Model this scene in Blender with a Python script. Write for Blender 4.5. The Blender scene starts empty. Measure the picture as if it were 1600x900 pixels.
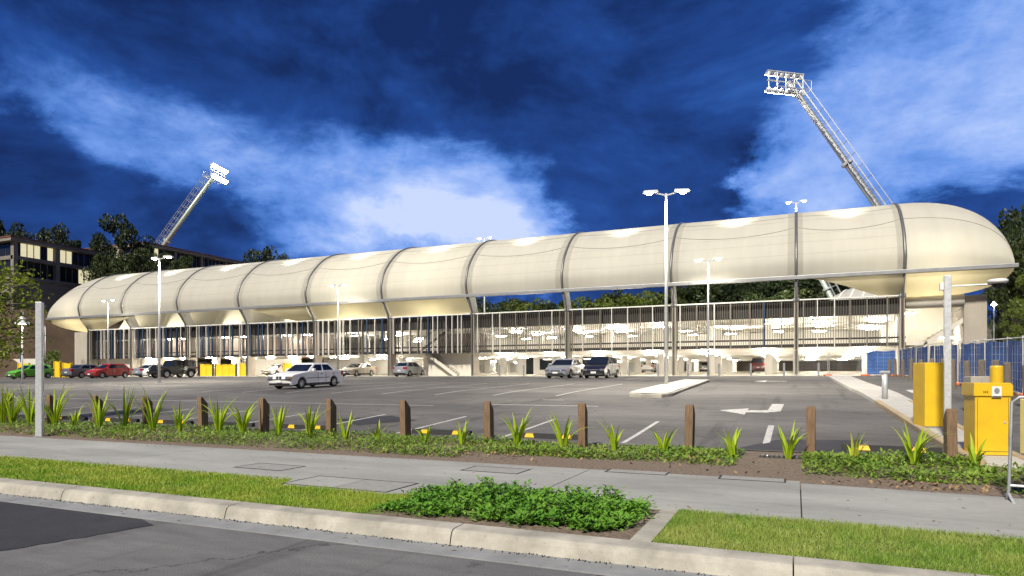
import bpy, math, random
from mathutils import Vector, Matrix
R = math.radians
random.seed(7)
sc = bpy.context.scene
COL = sc.collection

# ------------------------------------------------------------------ camera
YAW = math.atan(1028 / 2380)
cam_d = bpy.data.cameras.new('camera')
cam_d.sensor_width = 36
cam_d.lens = 1028 / 1600 * 36
cam_d.shift_y = 140 / 1600
cam_d.clip_end = 3000
cam = bpy.data.objects.new('camera', cam_d)
cam.location = (0, 0, 1.6)
cam.rotation_euler = (R(90), 0, YAW)
COL.objects.link(cam)
sc.camera = cam

# ------------------------------------------------------------------ exposure / render
sc.view_settings.view_transform = 'Standard'
sc.view_settings.look = 'None'
sc.view_settings.gamma = 1
sc.view_settings.use_curve_mapping = False
sc.view_settings.exposure = 0.65
sc.cycles.use_denoising = True
sc.cycles.max_bounces = 6
sc.cycles.diffuse_bounces = 3
sc.cycles.glossy_bounces = 3
sc.cycles.transmission_bounces = 4
sc.cycles.transparent_max_bounces = 8
sc.cycles.sample_clamp_indirect = 4
sc.cycles.caustics_reflective = False
sc.cycles.caustics_refractive = False

# ------------------------------------------------------------------ sun (low dusk key, from behind and to the left of the camera)
SUN_EL, SUN_AZ = 42, 6           # travel direction azimuth measured from +Y towards +X
sd = bpy.data.lights.new('sun', 'SUN')
sd.energy = 3.5
sd.angle = R(5.0)
sd.color = (1.0, .94, .82)
sun = bpy.data.objects.new('sun', sd)
_d = Vector((math.sin(R(SUN_AZ)) * math.cos(R(SUN_EL)), math.cos(R(SUN_AZ)) * math.cos(R(SUN_EL)), -math.sin(R(SUN_EL))))
sun.rotation_euler = _d.to_track_quat('-Z', 'Y').to_euler()
sun.location = (-10, -40, 30)
COL.objects.link(sun)

# ------------------------------------------------------------------ world : dusk sky with broken cloud
def build_world():
    w = bpy.data.worlds.new('World'); sc.world = w; w.use_nodes = True
    nt = w.node_tree; nt.nodes.clear(); L = nt.links.new
    def N(t, **k):
        n = nt.nodes.new(t)
        for a, b in k.items(): setattr(n, a, b)
        return n
    def M(op, a, b=None, c=None, clamp=False):
        n = N('ShaderNodeMath', operation=op); n.use_clamp = clamp
        for i, v in enumerate((a, b, c)):
            if v is None: continue
            if isinstance(v, (int, float)): n.inputs[i].default_value = v
            else: L(v, n.inputs[i])
        return n.outputs[0]
    tc = N('ShaderNodeTexCoord')
    sep = N('ShaderNodeSeparateXYZ'); L(tc.outputs['Generated'], sep.inputs[0])
    az = M('ARCTAN2', sep.outputs[0], sep.outputs[1])
    el = M('ARCSINE', sep.outputs[2])
    # noise in direction space, flattened towards the horizon
    mp = N('ShaderNodeMapping'); L(tc.outputs['Generated'], mp.inputs[0]); mp.inputs['Scale'].default_value = (1, 1, 1.9)
    def noise(scale, detail, rough=.55, dist=0., off=0):
        n = N('ShaderNodeTexNoise'); n.inputs['Scale'].default_value = scale; n.inputs['Detail'].default_value = detail
        n.inputs['Roughness'].default_value = rough; n.inputs['Distortion'].default_value = dist
        if off:
            m2 = N('ShaderNodeMapping'); L(mp.outputs[0], m2.inputs[0]); m2.inputs['Location'].default_value = (off, off * .7, off * .3); L(m2.outputs[0], n.inputs['Vector'])
        else: L(mp.outputs[0], n.inputs['Vector'])
        return n.outputs['Fac']
    n1 = noise(4.6, 12, .60, .25)
    n2 = noise(5.0, 10, .60, .3, 3.1)
    n3 = noise(2.2, 6, .55, .3, 7.7)
    n4 = noise(15, 10, .66, .2, 1.3)
    n5 = noise(3.4, 10, .60, .5, 5.2)
    def C(n, k): return M('MULTIPLY', M('SUBTRACT', n, .5), k)
    azw = M('ADD', az, C(n2, .34))
    elw = M('ADD', el, C(n1, .22))
    def blob(a, e, ra, re, amp):
        dx = M('DIVIDE', M('SUBTRACT', azw, R(a)), R(ra)); dy = M('DIVIDE', M('SUBTRACT', elw, R(e)), R(re))
        q = M('ADD', M('MULTIPLY', dx, dx), M('MULTIPLY', dy, dy))
        return M('MULTIPLY', M('POWER', 2.718, M('MULTIPLY', q, -1)), amp)
    def field(base, blobs):
        t = base
        for b in blobs: t = M('ADD', t, blob(*b))
        return t
    # openness of the cloud deck: breaks near the horizon ahead and to the right, same broken cloud everywhere else
    gap = field(M('ADD', M('ADD', C(n3, .75), C(n1, .55)), M('ADD', C(n4, .26), .36)),
        [(-31, 14.2, 9.5, 5.0, .92), (-26.5, 11, 6.5, 3.6, .50), (3, 18, 7, 5, .50), (13, 25, 9, 9, .36), (-1, 14.5, 4, 3, .46), (20, 20, 8, 7, .3),
         (-59, 18.5, 8, 3.4, .26), (-48, 18, 6, 3, .16), (-22, 27, 16, 7, -.25), (-11, 17, 6, 6, -.24), (14, 11.5, 9, 2.4, -.45)])
    ss = N('ShaderNodeMapRange', interpolation_type='SMOOTHSTEP'); L(gap, ss.inputs[0]); ss.inputs[1].default_value = .43; ss.inputs[2].default_value = .78
    opn = ss.outputs[0]
    def ramp_(fac, stops):
        rp2 = N('ShaderNodeValToRGB'); L(fac, rp2.inputs[0]); ee = rp2.color_ramp.elements
        ee[0].position, ee[0].color = stops[0][0], (*stops[0][1], 1); ee[1].position, ee[1].color = stops[-1][0], (*stops[-1][1], 1)
        for p, c in stops[1:-1]: x = ee.new(p); x.color = (*c, 1)
        return rp2.outputs[0]
    deck = ramp_(M('ADD', M('ADD', M('ADD', M('MULTIPLY', n5, .75), .10), C(n4, .14)), M('MULTIPLY', opn, .32)), [(.40, (.0060, .021, .100)), (.53, (.014, .055, .24)), (.68, (.030, .115, .42)), (.88, (.10, .23, .60))])
    clear = ramp_(M('ADD', M('ADD', M('MULTIPLY', gap, .78), C(n5, .8)), C(n4, .35)), [(.38, (.045, .16, .52)), (.60, (.15, .30, .74)), (.84, (.34, .48, .86)), (1.0, (.54, .64, .92))])
    cm = N('ShaderNodeMix', data_type='RGBA'); L(opn, cm.inputs[0]); L(deck, cm.inputs[6]); L(clear, cm.inputs[7])
    sky = N('ShaderNodeTexSky', sky_type='NISHITA'); sky.sun_disc = False
    sky.sun_elevation = R(SUN_EL); sky.sun_rotation = R(180 + SUN_AZ)
    mx = N('ShaderNodeMix', data_type='RGBA', blend_type='ADD'); mx.inputs[0].default_value = 1
    sk = N('ShaderNodeMix', data_type='RGBA', blend_type='MULTIPLY'); sk.inputs[0].default_value = 1
    L(sky.outputs[0], sk.inputs[6]); sk.inputs[7].default_value = (.0016, .0022, .0042, 1)
    L(cm.outputs[2], mx.inputs[6]); L(sk.outputs[2], mx.inputs[7])
    sc10 = N('ShaderNodeMix', data_type='RGBA', blend_type='MULTIPLY'); sc10.inputs[0].default_value = 1
    L(mx.outputs[2], sc10.inputs[6]); sc10.inputs[7].default_value = (10, 10, 10, 1)
    bg = N('ShaderNodeBackground'); L(sc10.outputs[2], bg.inputs[0]); bg.inputs[1].default_value = .07
    out = N('ShaderNodeOutputWorld'); L(bg.outputs[0], out.inputs[0])
build_world()

# ------------------------------------------------------------------ materials
MATS = {}
def mat(name, col, rough=.6, metal=0., var=.12, scale=6., bump=0., bscale=None, col2=None, emit=0., trans=0., spec=.5, coat=0., stretch=None, detail=5, coords='Object'):
    if name in MATS: return MATS[name]
    m = bpy.data.materials.new(name); m.use_nodes = True
    nt = m.node_tree; L = nt.links.new; b = nt.nodes['Principled BSDF']; out = nt.nodes['Material Output']
    b.inputs['Roughness'].default_value = rough; b.inputs['Metallic'].default_value = metal
    b.inputs['Specular IOR Level'].default_value = spec
    if coat: b.inputs['Coat Weight'].default_value = coat; b.inputs['Coat Roughness'].default_value = .06
    tc = nt.nodes.new('ShaderNodeTexCoord'); v = tc.outputs[coords]
    if stretch:
        mp = nt.nodes.new('ShaderNodeMapping'); mp.inputs['Scale'].default_value = stretch; L(v, mp.inputs[0]); v = mp.outputs[0]
    if var or col2:
        nz = nt.nodes.new('ShaderNodeTexNoise'); nz.inputs['Scale'].default_value = scale; nz.inputs['Detail'].default_value = detail; nz.inputs['Roughness'].default_value = .6
        L(v, nz.inputs['Vector'])
        rp = nt.nodes.new('ShaderNodeValToRGB'); rp.color_ramp.elements[0].position = .3; rp.color_ramp.elements[1].position = .7
        c2 = col2 or tuple(min(1, c * (1 + var)) for c in col); c1 = col if col2 else tuple(c * (1 - var) for c in col)
        rp.color_ramp.elements[0].color = (*c1, 1); rp.color_ramp.elements[1].color = (*c2, 1)
        L(nz.outputs['Fac'], rp.inputs[0]); L(rp.outputs[0], b.inputs['Base Color'])
    else: b.inputs['Base Color'].default_value = (*col, 1)
    if bump:
        nb = nt.nodes.new('ShaderNodeTexNoise'); nb.inputs['Scale'].default_value = bscale or scale * 8; nb.inputs['Detail'].default_value = 4
        L(v, nb.inputs['Vector']); bm = nt.nodes.new('ShaderNodeBump'); bm.inputs['Strength'].default_value = bump; bm.inputs['Distance'].default_value = .02
        L(nb.outputs['Fac'], bm.inputs['Height']); L(bm.outputs[0], b.inputs['Normal'])
    if emit: b.inputs['Emission Color'].default_value = (*col, 1); b.inputs['Emission Strength'].default_value = emit
    if trans:
        t = nt.nodes.new('ShaderNodeBsdfTranslucent'); mx = nt.nodes.new('ShaderNodeMixShader'); mx.inputs[0].default_value = trans
        if var or col2: L(rp.outputs[0], t.inputs[0])
        else: t.inputs[0].default_value = (*col, 1)
        L(b.outputs[0], mx.inputs[1]); L(t.outputs[0], mx.inputs[2]); L(mx.outputs[0], out.inputs[0])
    MATS[name] = m
    return m

def asphalt(name, base, tint, patch=.35, streak=(1, 1, 1)):
    """asphalt with aggregate grain, worn lighter areas and darker stains"""
    m = bpy.data.materials.new(name); m.use_nodes = True; nt = m.node_tree; L = nt.links.new; b = nt.nodes['Principled BSDF']
    tc = nt.nodes.new('ShaderNodeTexCoord')
    def nz(s, d, st=None):
        n = nt.nodes.new('ShaderNodeTexNoise'); n.inputs['Scale'].default_value = s; n.inputs['Detail'].default_value = d; n.inputs['Roughness'].default_value = .65
        if st:
            mp = nt.nodes.new('ShaderNodeMapping'); mp.inputs['Scale'].default_value = st; L(tc.outputs['Object'], mp.inputs[0]); L(mp.outputs[0], n.inputs['Vector'])
        else: L(tc.outputs['Object'], n.inputs['Vector'])
        return n
    big = nz(.35, 6, streak); fine = nz(70, 3); mid = nz(3, 6, streak); tyre = nz(.9, 4, (1.6, .12, 1))
    r1 = nt.nodes.new('ShaderNodeValToRGB'); r1.color_ramp.elements[0].position = .32; r1.color_ramp.elements[1].position = .68
    r1.color_ramp.elements[0].color = (*[c * (1 - patch) for c in base], 1); r1.color_ramp.elements[1].color = (*[c * (1 + patch) for c in tint], 1)
    L(big.outputs['Fac'], r1.inputs[0])
    r2 = nt.nodes.new('ShaderNodeMapRange'); r2.inputs['From Min'].default_value = .25; r2.inputs['From Max'].default_value = .75; r2.inputs['To Min'].default_value = .55; r2.inputs['To Max'].default_value = 1.45
    L(fine.outputs['Fac'], r2.inputs[0])
    r3 = nt.nodes.new('ShaderNodeMapRange'); r3.inputs['From Min'].default_value = .3; r3.inputs['From Max'].default_value = .7; r3.inputs['To Min'].default_value = .82; r3.inputs['To Max'].default_value = 1.15
    L(mid.outputs['Fac'], r3.inputs[0])
    r4 = nt.nodes.new('ShaderNodeMapRange'); r4.inputs['From Min'].default_value = .56; r4.inputs['From Max'].default_value = .7; r4.inputs['To Min'].default_value = 1; r4.inputs['To Max'].default_value = .55
    L(tyre.outputs['Fac'], r4.inputs[0])
    k = nt.nodes.new('ShaderNodeMath'); k.operation = 'MULTIPLY'; L(r2.outputs[0], k.inputs[0]); L(r3.outputs[0], k.inputs[1])
    k2 = nt.nodes.new('ShaderNodeMath'); k2.operation = 'MULTIPLY'; L(k.outputs[0], k2.inputs[0]); L(r4.outputs[0], k2.inputs[1])
    wn = nz(1.6, 5); wv = nt.nodes.new('ShaderNodeVectorMath'); wv.operation = 'MULTIPLY_ADD'; L(wn.outputs['Color'], wv.inputs[0]); wv.inputs[1].default_value = (.9, .9, .9); L(tc.outputs['Object'], wv.inputs[2])
    vo = nt.nodes.new('ShaderNodeTexVoronoi'); vo.feature = 'DISTANCE_TO_EDGE'; vo.inputs['Scale'].default_value = .22; L(wv.outputs[0], vo.inputs['Vector'])
    r5 = nt.nodes.new('ShaderNodeMapRange'); r5.inputs['From Min'].default_value = .001; r5.inputs['From Max'].default_value = .0045; r5.inputs['To Min'].default_value = .45; r5.inputs['To Max'].default_value = 1
    L(vo.outputs['Distance'], r5.inputs[0])
    oil = nz(1.7, 3); r6 = nt.nodes.new('ShaderNodeMapRange'); r6.inputs['From Min'].default_value = .66; r6.inputs['From Max'].default_value = .74; r6.inputs['To Min'].default_value = 1; r6.inputs['To Max'].default_value = .6; L(oil.outputs['Fac'], r6.inputs[0])
    k3 = nt.nodes.new('ShaderNodeMath'); k3.operation = 'MULTIPLY'; L(k2.outputs[0], k3.inputs[0]); L(r5.outputs[0], k3.inputs[1])
    k4 = nt.nodes.new('ShaderNodeMath'); k4.operation = 'MULTIPLY'; L(k3.outputs[0], k4.inputs[0]); L(r6.outputs[0], k4.inputs[1])
    v = nt.nodes.new('ShaderNodeVectorMath'); v.operation = 'SCALE'; L(r1.outputs[0], v.inputs[0]); L(k4.outputs[0], v.inputs[3])
    L(v.outputs[0], b.inputs['Base Color']); b.inputs['Roughness'].default_value = .8
    bm = nt.nodes.new('ShaderNodeBump'); bm.inputs['Strength'].default_value = .5; bm.inputs['Distance'].default_value = .01
    L(fine.outputs['Fac'], bm.inputs['Height']); L(bm.outputs[0], b.inputs['Normal'])
    MATS[name] = m; return m

def concrete(name, base, stain=.22, scale=1.2, st=(1, 1, 1), rough=.85):
    m = bpy.data.materials.new(name); m.use_nodes = True; nt = m.node_tree; L = nt.links.new; b = nt.nodes['Principled BSDF']
    tc = nt.nodes.new('ShaderNodeTexCoord'); geo = nt.nodes.new('ShaderNodeNewGeometry')
    mp = nt.nodes.new('ShaderNodeMapping'); mp.inputs['Scale'].default_value = st; L(geo.outputs['Position'], mp.inputs[0])
    def nz(s, d):
        n = nt.nodes.new('ShaderNodeTexNoise'); n.inputs['Scale'].default_value = s; n.inputs['Detail'].default_value = d; n.inputs['Roughness'].default_value = .65; L(mp.outputs[0], n.inputs['Vector']); return n.outputs['Fac']
    def mr(x, a, c, lo, hi):
        r = nt.nodes.new('ShaderNodeMapRange'); r.inputs[1].default_value = a; r.inputs[2].default_value = c; r.inputs[3].default_value = lo; r.inputs[4].default_value = hi; L(x, r.inputs[0]); return r.outputs[0]
    a = mr(nz(scale, 7), .3, .7, 1 - stain, 1 + stain * .6); g = mr(nz(scale * 40, 3), .25, .75, .9, 1.1); f = nz(90, 2)
    spots = mr(nz(scale * 9, 3), .66, .74, 1, 1 - stain)
    k = nt.nodes.new('ShaderNodeMath'); k.operation = 'MULTIPLY'; L(a, k.inputs[0]); L(g, k.inputs[1])
    k2 = nt.nodes.new('ShaderNodeMath'); k2.operation = 'MULTIPLY'; L(k.outputs[0], k2.inputs[0]); L(spots, k2.inputs[1])
    v = nt.nodes.new('ShaderNodeVectorMath'); v.operation = 'SCALE'; v.inputs[0].default_value = base; L(k2.outputs[0], v.inputs[3])
    L(v.outputs[0], b.inputs['Base Color']); b.inputs['Roughness'].default_value = rough; b.inputs['Specular IOR Level'].default_value = .3
    bm = nt.nodes.new('ShaderNodeBump'); bm.inputs['Strength'].default_value = .25; bm.inputs['Distance'].default_value = .006; L(f, bm.inputs['Height']); L(bm.outputs[0], b.inputs['Normal'])
    MATS[name] = m; return m

def leafmat(name, c1, c2, trans=.25, scale=9, rough=.5):
    return mat(name, c1, rough, 0, .1, scale, col2=c2, trans=trans, spec=.35, coords='Object')

asphalt('road_asphalt', (.125, .122, .118), (.165, .16, .152), .16, (.5, 1.6, 1))
asphalt('patch_asphalt', (.030, .030, .033), (.040, .040, .042), .14)
asphalt('park_asphalt', (.095, .089, .081), (.130, .122, .110), .32, (.4, 1, 1))
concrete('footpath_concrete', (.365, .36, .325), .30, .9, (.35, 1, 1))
concrete('kerb_concrete', (.43, .40, .33), .40, 2.2)
concrete('gutter_concrete', (.28, .285, .28), .25, 2.0)
concrete('tan_concrete', (.46, .36, .22), .2, 1.5)
concrete('column_concrete', (.40, .36, .30), .18, .7, (1, 1, .3))
concrete('pale_concrete', (.66, .62, .53), .12, .5, (1, 1, .4))
concrete('interior_white', (.84, .81, .74), .06, .4)
concrete('floor_concrete', (.62, .58, .50), .12, .3)
concrete('hill_concrete', (.23, .205, .17), .25, .25)
concrete('island_concrete', (.50, .48, .43), .15, .8)
mat('lid_concrete', (.31, .30, .27), .85, 0, .14, 9, .3)
mat('joint_dark', (.03, .03, .03), .9, 0, 0)
mat('galv', (.60, .61, .60), .45, .35, .14, 14)
mat('galv_dull', (.42, .43, .43), .5, .6, .16, 10)
mat('steel_rib', (.20, .20, .195), .45, .5, .12, 3)
mat('beam_steel', (.36, .36, .35), .42, .55, .12, 2)
mat('white_steel', (.78, .77, .72), .4, 0, .05, 3)
mat('slat_bronze', (.13, .115, .092), .45, .3, .15, 4)
mat('slat_dark', (.035, .034, .035), .4, .2, .15, 4)
mat('fin_white', (.78, .75, .68), .4, 0, .06, 2)
mat('fin_blue', (.05, .085, .15), .25, .2, .1, 3)
mat('fin_bronze', (.24, .21, .17), .42, .2, .12, 3)
mat('dark_recess', (.030, .027, .024), .7, 0, .15, 2)
mat('brown_wall', (.30, .245, .21), .7, 0, .18, .6)
mat('dark_glass', (.015, .018, .022), .06, 0, 0)
mat('membrane', (.61, .59, .515), .55, 0, .035, .9, trans=.38, stretch=(1.6, .25, .25), spec=.25, detail=3)
mat('membrane_low', (.74, .67, .46), .55, 0, .05, .35, trans=.48, spec=.25, detail=3)
mat('membrane_cuff', (.50, .475, .40), .6, 0, .05, .8, trans=.25, spec=.2)
mat('seam', (.22, .20, .16), .7, 0, .05, 3)
mat('lamp_emit', (1, .93, .80), .5, 0, 0, emit=26)
mat('flood_emit', (1, .95, .84), .5, 0, 0, emit=60)
mat('batten_emit', (1, .93, .80), .5, 0, 0, emit=120)
mat('window_lit', (.42, .38, .24), .3, 0, .85, 1.6, emit=1.1)
mat('timber_post', (.20, .125, .070), .8, 0, .35, 9, .5, 30, stretch=(4, 4, .5))
mat('timber_round', (.16, .13, .10), .85, 0, .3, 9, .4, 30, stretch=(4, 4, .5))
mat('rubber', (.018, .018, .018), .75, 0, .2, 10)
mat('tyre', (.016, .016, .016), .8, 0, .2, 10)
mat('yellow_reflect', (.85, .50, .02), .4, 0, .15, 12)
mat('yellow_paint', (.80, .52, .012), .42, 0, .05, 3.5, .08, 9, col2=(.70, .43, .02))
mat('yellow_worn', (.80, .54, .02), .5, 0, .12, 2)
mat('white_line', (.36, .34, .31), .7, 0, .22, 9, .15, 60, col2=(.70, .69, .64), detail=8)
mat('soil', (.20, .15, .105), .95, 0, .45, 24, .9, 60)
mat('turf_soil', (.16, .19, .05), .95, 0, .35, 5, .6, 60)
mat('ground_dirt', (.10, .09, .06), .95, 0, .35, .3)
mat('hill_dirt', (.085, .055, .032), .95, 0, .45, .25, .6, 2)
mat('bark', (.085, .068, .05), .9, 0, .3, 6, .5, 20)
mat('orange_plastic', (.62, .15, .04), .5, 0, .12, 6)
mat('sign_gold', (.56, .47, .17), .35, .35, .08, 6)
mat('black_print', (.03, .025, .02), .6, 0, 0)
mat('white_plastic', (.78, .78, .76), .35, 0, .04, 5)
mat('camera_black', (.01, .01, .012), .1, 0, 0)
mat('roof_red', (.16, .06, .045), .6, 0, .15, 1)
mat('tower_green', (.45, .52, .42), .4, .3, .08, 2)  # green light on the gap tower is put into the mast colour
mat('blue_mesh', (.055, .13, .36), .8, 0, .35, .9, trans=.3)
mat('dry_leaf', (.30, .20, .09), .8, 0, .3, 20)
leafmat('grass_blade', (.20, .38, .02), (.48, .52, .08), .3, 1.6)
leafmat('grass_shade', (.15, .31, .025), (.44, .48, .12), .3, 1.6)  # shaded copy of the lawn blades, shade put into the colour
leafmat('cover_leaf', (.12, .25, .02), (.30, .40, .06), .25, 2.2)
leafmat('bush_leaf', (.09, .25, .02), (.22, .42, .05), .25, 3)
leafmat('strap_leaf', (.30, .48, .015), (.54, .64, .04), .35, 4)
leafmat('strap_tip', (.42, .36, .03), (.30, .40, .035), .3, 4)
leafmat('tree_dark', (.016, .030, .009), (.036, .052, .016), .12, .5)  # unlit look of the far trees put into the leaf colour
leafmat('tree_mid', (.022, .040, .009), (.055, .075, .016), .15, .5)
leafmat('tree_lit', (.070, .110, .014), (.14, .17, .022), .2, .5)  # lamp light on the gap trees put into a brighter leaf colour
leafmat('tree_near', (.14, .22, .012), (.34, .38, .03), .3, 3)

# ------------------------------------------------------------------ mesh helpers
class MB:
    def __init__(s): s.v = []; s.f = []; s.sm = False
    def add(s, vs, fs):
        o = len(s.v); s.v += [tuple(p) for p in vs]; s.f += [tuple(i + o for i in q) for q in fs]; return s
    def box(s, x0, x1, y0, y1, z0, z1):
        return s.add([(x0,y0,z0),(x1,y0,z0),(x1,y1,z0),(x0,y1,z0),(x0,y0,z1),(x1,y0,z1),(x1,y1,z1),(x0,y1,z1)],
                     [(0,3,2,1),(4,5,6,7),(0,1,5,4),(1,2,6,5),(2,3,7,6),(3,0,4,7)])
    def bar(s, a, b, w, h=None, up=(0, 0, 1)):
        a, b = Vector(a), Vector(b); d = (b - a).normalized(); u = Vector(up)
        if abs(d.dot(u)) > .98: u = Vector((0, 1, 0))
        r = d.cross(u).normalized(); u = r.cross(d); h = w if h is None else h
        r *= w / 2; u *= h / 2
        return s.add([a-r-u,a+r-u,a+r+u,a-r+u,b-r-u,b+r-u,b+r+u,b-r+u],[(0,1,2,3),(7,6,5,4),(4,5,1,0),(5,6,2,1),(6,7,3,2),(7,4,0,3)])
    def tube(s, pts, r, n=8, caps=True):
        pts = [Vector(p) for p in pts]; rr = r if isinstance(r, (list, tuple)) else [r] * len(pts); o = len(s.v); prev = None
        for i, p in enumerate(pts):
            d = (pts[min(i+1, len(pts)-1)] - pts[max(i-1, 0)]).normalized()
            u = prev if prev is not None else (Vector((0,0,1)) if abs(d.z) < .9 else Vector((0,1,0)))
            u = (u - d * u.dot(d)).normalized(); prev = u; w = d.cross(u)
            for k in range(n):
                a = 2*math.pi*k/n; s.v.append(tuple(p + (u*math.cos(a) + w*math.sin(a))*rr[i]))
        for i in range(len(pts)-1):
            for k in range(n):
                a, b = o+i*n+k, o+i*n+(k+1) % n; s.f.append((a, b, b+n, a+n))
        if caps: s.f.append(tuple(o+k for k in range(n))[::-1]); s.f.append(tuple(o+(len(pts)-1)*n+k for k in range(n)))
        return s
    def lathe(s, prof, n=16, c=(0,0,0), axis='z'):
        o = len(s.v)
        for (r, z) in prof:
            for k in range(n):
                a = 2*math.pi*k/n; p = (r*math.cos(a), r*math.sin(a), z)
                if axis == 'x': p = (z, p[0], p[1])
                if axis == 'y': p = (p[0], z, p[1])
                s.v.append((p[0]+c[0], p[1]+c[1], p[2]+c[2]))
        for i in range(len(prof)-1):
            for k in range(n):
                a, b = o+i*n+k, o+i*n+(k+1) % n; s.f.append((a, b, b+n, a+n))
        return s
    def prism(s, poly, h0, h1, axis='z'):
        n = len(poly)
        def P(p, h): return {'z': (p[0], p[1], h), 'x': (h, p[0], p[1]), 'y': (p[0], h, p[1])}[axis]
        return s.add([P(p, h0) for p in poly] + [P(p, h1) for p in poly],
                     [tuple(range(n))[::-1], tuple(range(n, 2*n))] + [(i, (i+1) % n, n+(i+1) % n, n+i) for i in range(n)])
    def grid(s, fn, nu, nv):
        o = len(s.v)
        for i in range(nu+1):
            for j in range(nv+1): s.v.append(tuple(fn(i/nu, j/nv)))
        for i in range(nu):
            for j in range(nv):
                a = o+i*(nv+1)+j; s.f.append((a, a+nv+1, a+nv+2, a+1))
        return s
    def mesh(s, name):
        me = bpy.data.meshes.new(name); me.from_pydata(s.v, [], s.f); me.update()
        return me
    def obj(s, name, m, parent=None, loc=None, smooth=False, bevel=0.):
        me = s.mesh(name); me.materials.append(MATS[m] if isinstance(m, str) else m)
        if smooth: me.shade_smooth()
        o = bpy.data.objects.new(name, me); COL.objects.link(o)
        if loc: o.location = loc
        if parent: o.parent = parent
        if bevel:
            bv = o.modifiers.new('bevel', 'BEVEL'); bv.width = bevel; bv.segments = 2; bv.limit_method = 'ANGLE'
        return o

def link(me, name, m=None, parent=None, loc=(0,0,0), rot=(0,0,0)):
    if m and not me.materials: me.materials.append(MATS[m])
    o = bpy.data.objects.new(name, me); o.location = loc; o.rotation_euler = rot; COL.objects.link(o)
    if parent: o.parent = parent
    return o
def tag(o, label, cat, group=None):
    o['label'] = label; o['category'] = cat
    if group: o['group'] = group
    return o
def thing(name, label, cat, loc=(0,0,0), rz=0, group=None):
    o = bpy.data.objects.new(name, None); o.empty_display_size = .2; COL.objects.link(o)
    o.location = loc; o.rotation_euler = (0, 0, rz)
    return tag(o, label, cat, group)
def struct(o): o['kind'] = 'structure'; return o
def stuff(o, label=None, cat=None):
    o['kind'] = 'stuff'
    if label: tag(o, label, cat)
    return o
def copy_tree(o, parent=None):
    c = o.copy(); COL.objects.link(c); c.parent = parent
    for ch in list(o.children): copy_tree(ch, c)
    return c
def text_obj(txt, size, m, parent, loc, rot):
    cu = bpy.data.curves.new('lettering', 'FONT'); cu.body = txt; cu.size = size; cu.extrude = .002
    t = bpy.data.objects.new('lettering', cu); COL.objects.link(t)
    dg = bpy.context.evaluated_depsgraph_get(); dg.update()
    me = bpy.data.meshes.new_from_object(t.evaluated_get(dg)); bpy.data.objects.remove(t)
    me.materials.clear(); me.materials.append(MATS[m])
    o = link(me, 'lettering', None, parent, loc, rot); return o
ORD = ['', 'first', 'second', 'third', 'fourth', 'fifth', 'sixth', 'seventh', 'eighth', 'ninth', 'tenth', 'eleventh', 'twelfth', 'thirteenth', 'fourteenth']

# ------------------------------------------------------------------ terrain profile
ZP = [(-50,.15),(12.5,.15),(14,.19),(20,.55),(27,.96),(34,1.17),(46,1.55),(56,1.70),(60,1.75),(4000,1.75)]
def zc(y):
    for (a, b), (d, e) in zip(ZP, ZP[1:]):
        if y <= d: return b + (e-b)*(y-a)/(d-a)
    return 1.75
def zs(y):
    return (zc(y-1.2) + 2*zc(y) + zc(y+1.2)) / 4
def sheet(name, x0, x1, y0, y1, dz, m, parent=None, nx=1, step=1.0, skew=0):
    ny = max(1, int((y1-y0)/step))
    b = MB().grid(lambda u, v: (x0+(x1-x0)*u, y0+(y1-y0)*v, zs(y0+(y1-y0)*v)+dz), nx, ny)
    return b.obj(name, m, parent)

# ================================================================== SETTING
# base ground to the horizon
gy = [-400, -40, -2, 5.4, 5.7, 12.5, 14, 20, 27, 34, 46, 56, 61, 120, 400, 2500]
b = MB()
for y in gy:
    z = -.15 if y < 5.6 else (zs(y) - .12)
    b.v += [(-2500, y, z), (2500, y, z)]
b.f = [(2*i, 2*i+1, 2*i+3, 2*i+2) for i in range(len(gy)-1)]
struct(b.obj('ground', 'ground_dirt'))
struct(MB().add([(-60,-30,0),(40,-30,0),(40,5.18,0),(-60,5.18,0)], [(0,1,2,3)]).obj('road', 'road_asphalt'))
# darker resurfaced strip on the road (ragged edge)
pp = [(-30, 5.17), (-9.7, 5.165), (-6.75, 5.15), (-6.38, 5.0), (-6.45, 4.6), (-6.62, 4.1), (-6.8, 3.5), (-7.3, 2.5), (-8.0, 1.0), (-30, 1.0)]
pq = []
for (x0, y0), (x1, y1) in zip(pp, pp[1:]+pp[:1]):
    n_ = max(1, int(math.hypot(x1-x0, y1-y0)/.12)) if max(x0, x1) > -9.8 and y0 < 5.16 else 1
    for k in range(n_): pq.append((x0+(x1-x0)*k/n_+(random.uniform(-.03,.03) if n_ > 1 else 0), y0+(y1-y0)*k/n_+(random.uniform(-.02,.02) if n_ > 1 and k else 0)))
struct(MB().prism(pq, .001, .006).obj('road_patch', 'patch_asphalt'))
struct(MB().prism([(-60,0),(40,0),(40,0),(-60,0)][:0] or [(-60,5.18),(40,5.18),(40,5.51),(-60,5.51)], -.05, .012).obj('gutter', 'gutter_concrete'))
# kerb in cast segments
kerb = struct(MB().prism([(-60,5.56),(40,5.56),(40,5.74),(-60,5.74)], -.1, .05).obj('kerb', 'joint_dark'))
kj = [-60, -40, -27, -18.3, -14.2, -11.4, -8.75, -5.9, -3.02, -.02, 1.2, 4.2, 9, 20, 40]
kprof = [(5.50,.0),(5.53,.10),(5.545,.128),(5.57,.145),(5.60,.150),(5.79,.156),(5.79,-.05),(5.505,-.05)]
for a, c in zip(kj, kj[1:]):
    MB().prism(kprof, a+.006, c-.006, 'x').obj('kerb_segment', 'kerb_concrete', kerb, smooth=False)
# verge soil
struct(MB().prism([(-60,5.79),(40,5.79),(40,7.4),(-60,7.4)], -.05, .135).obj('verge', 'turf_soil'))
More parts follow.
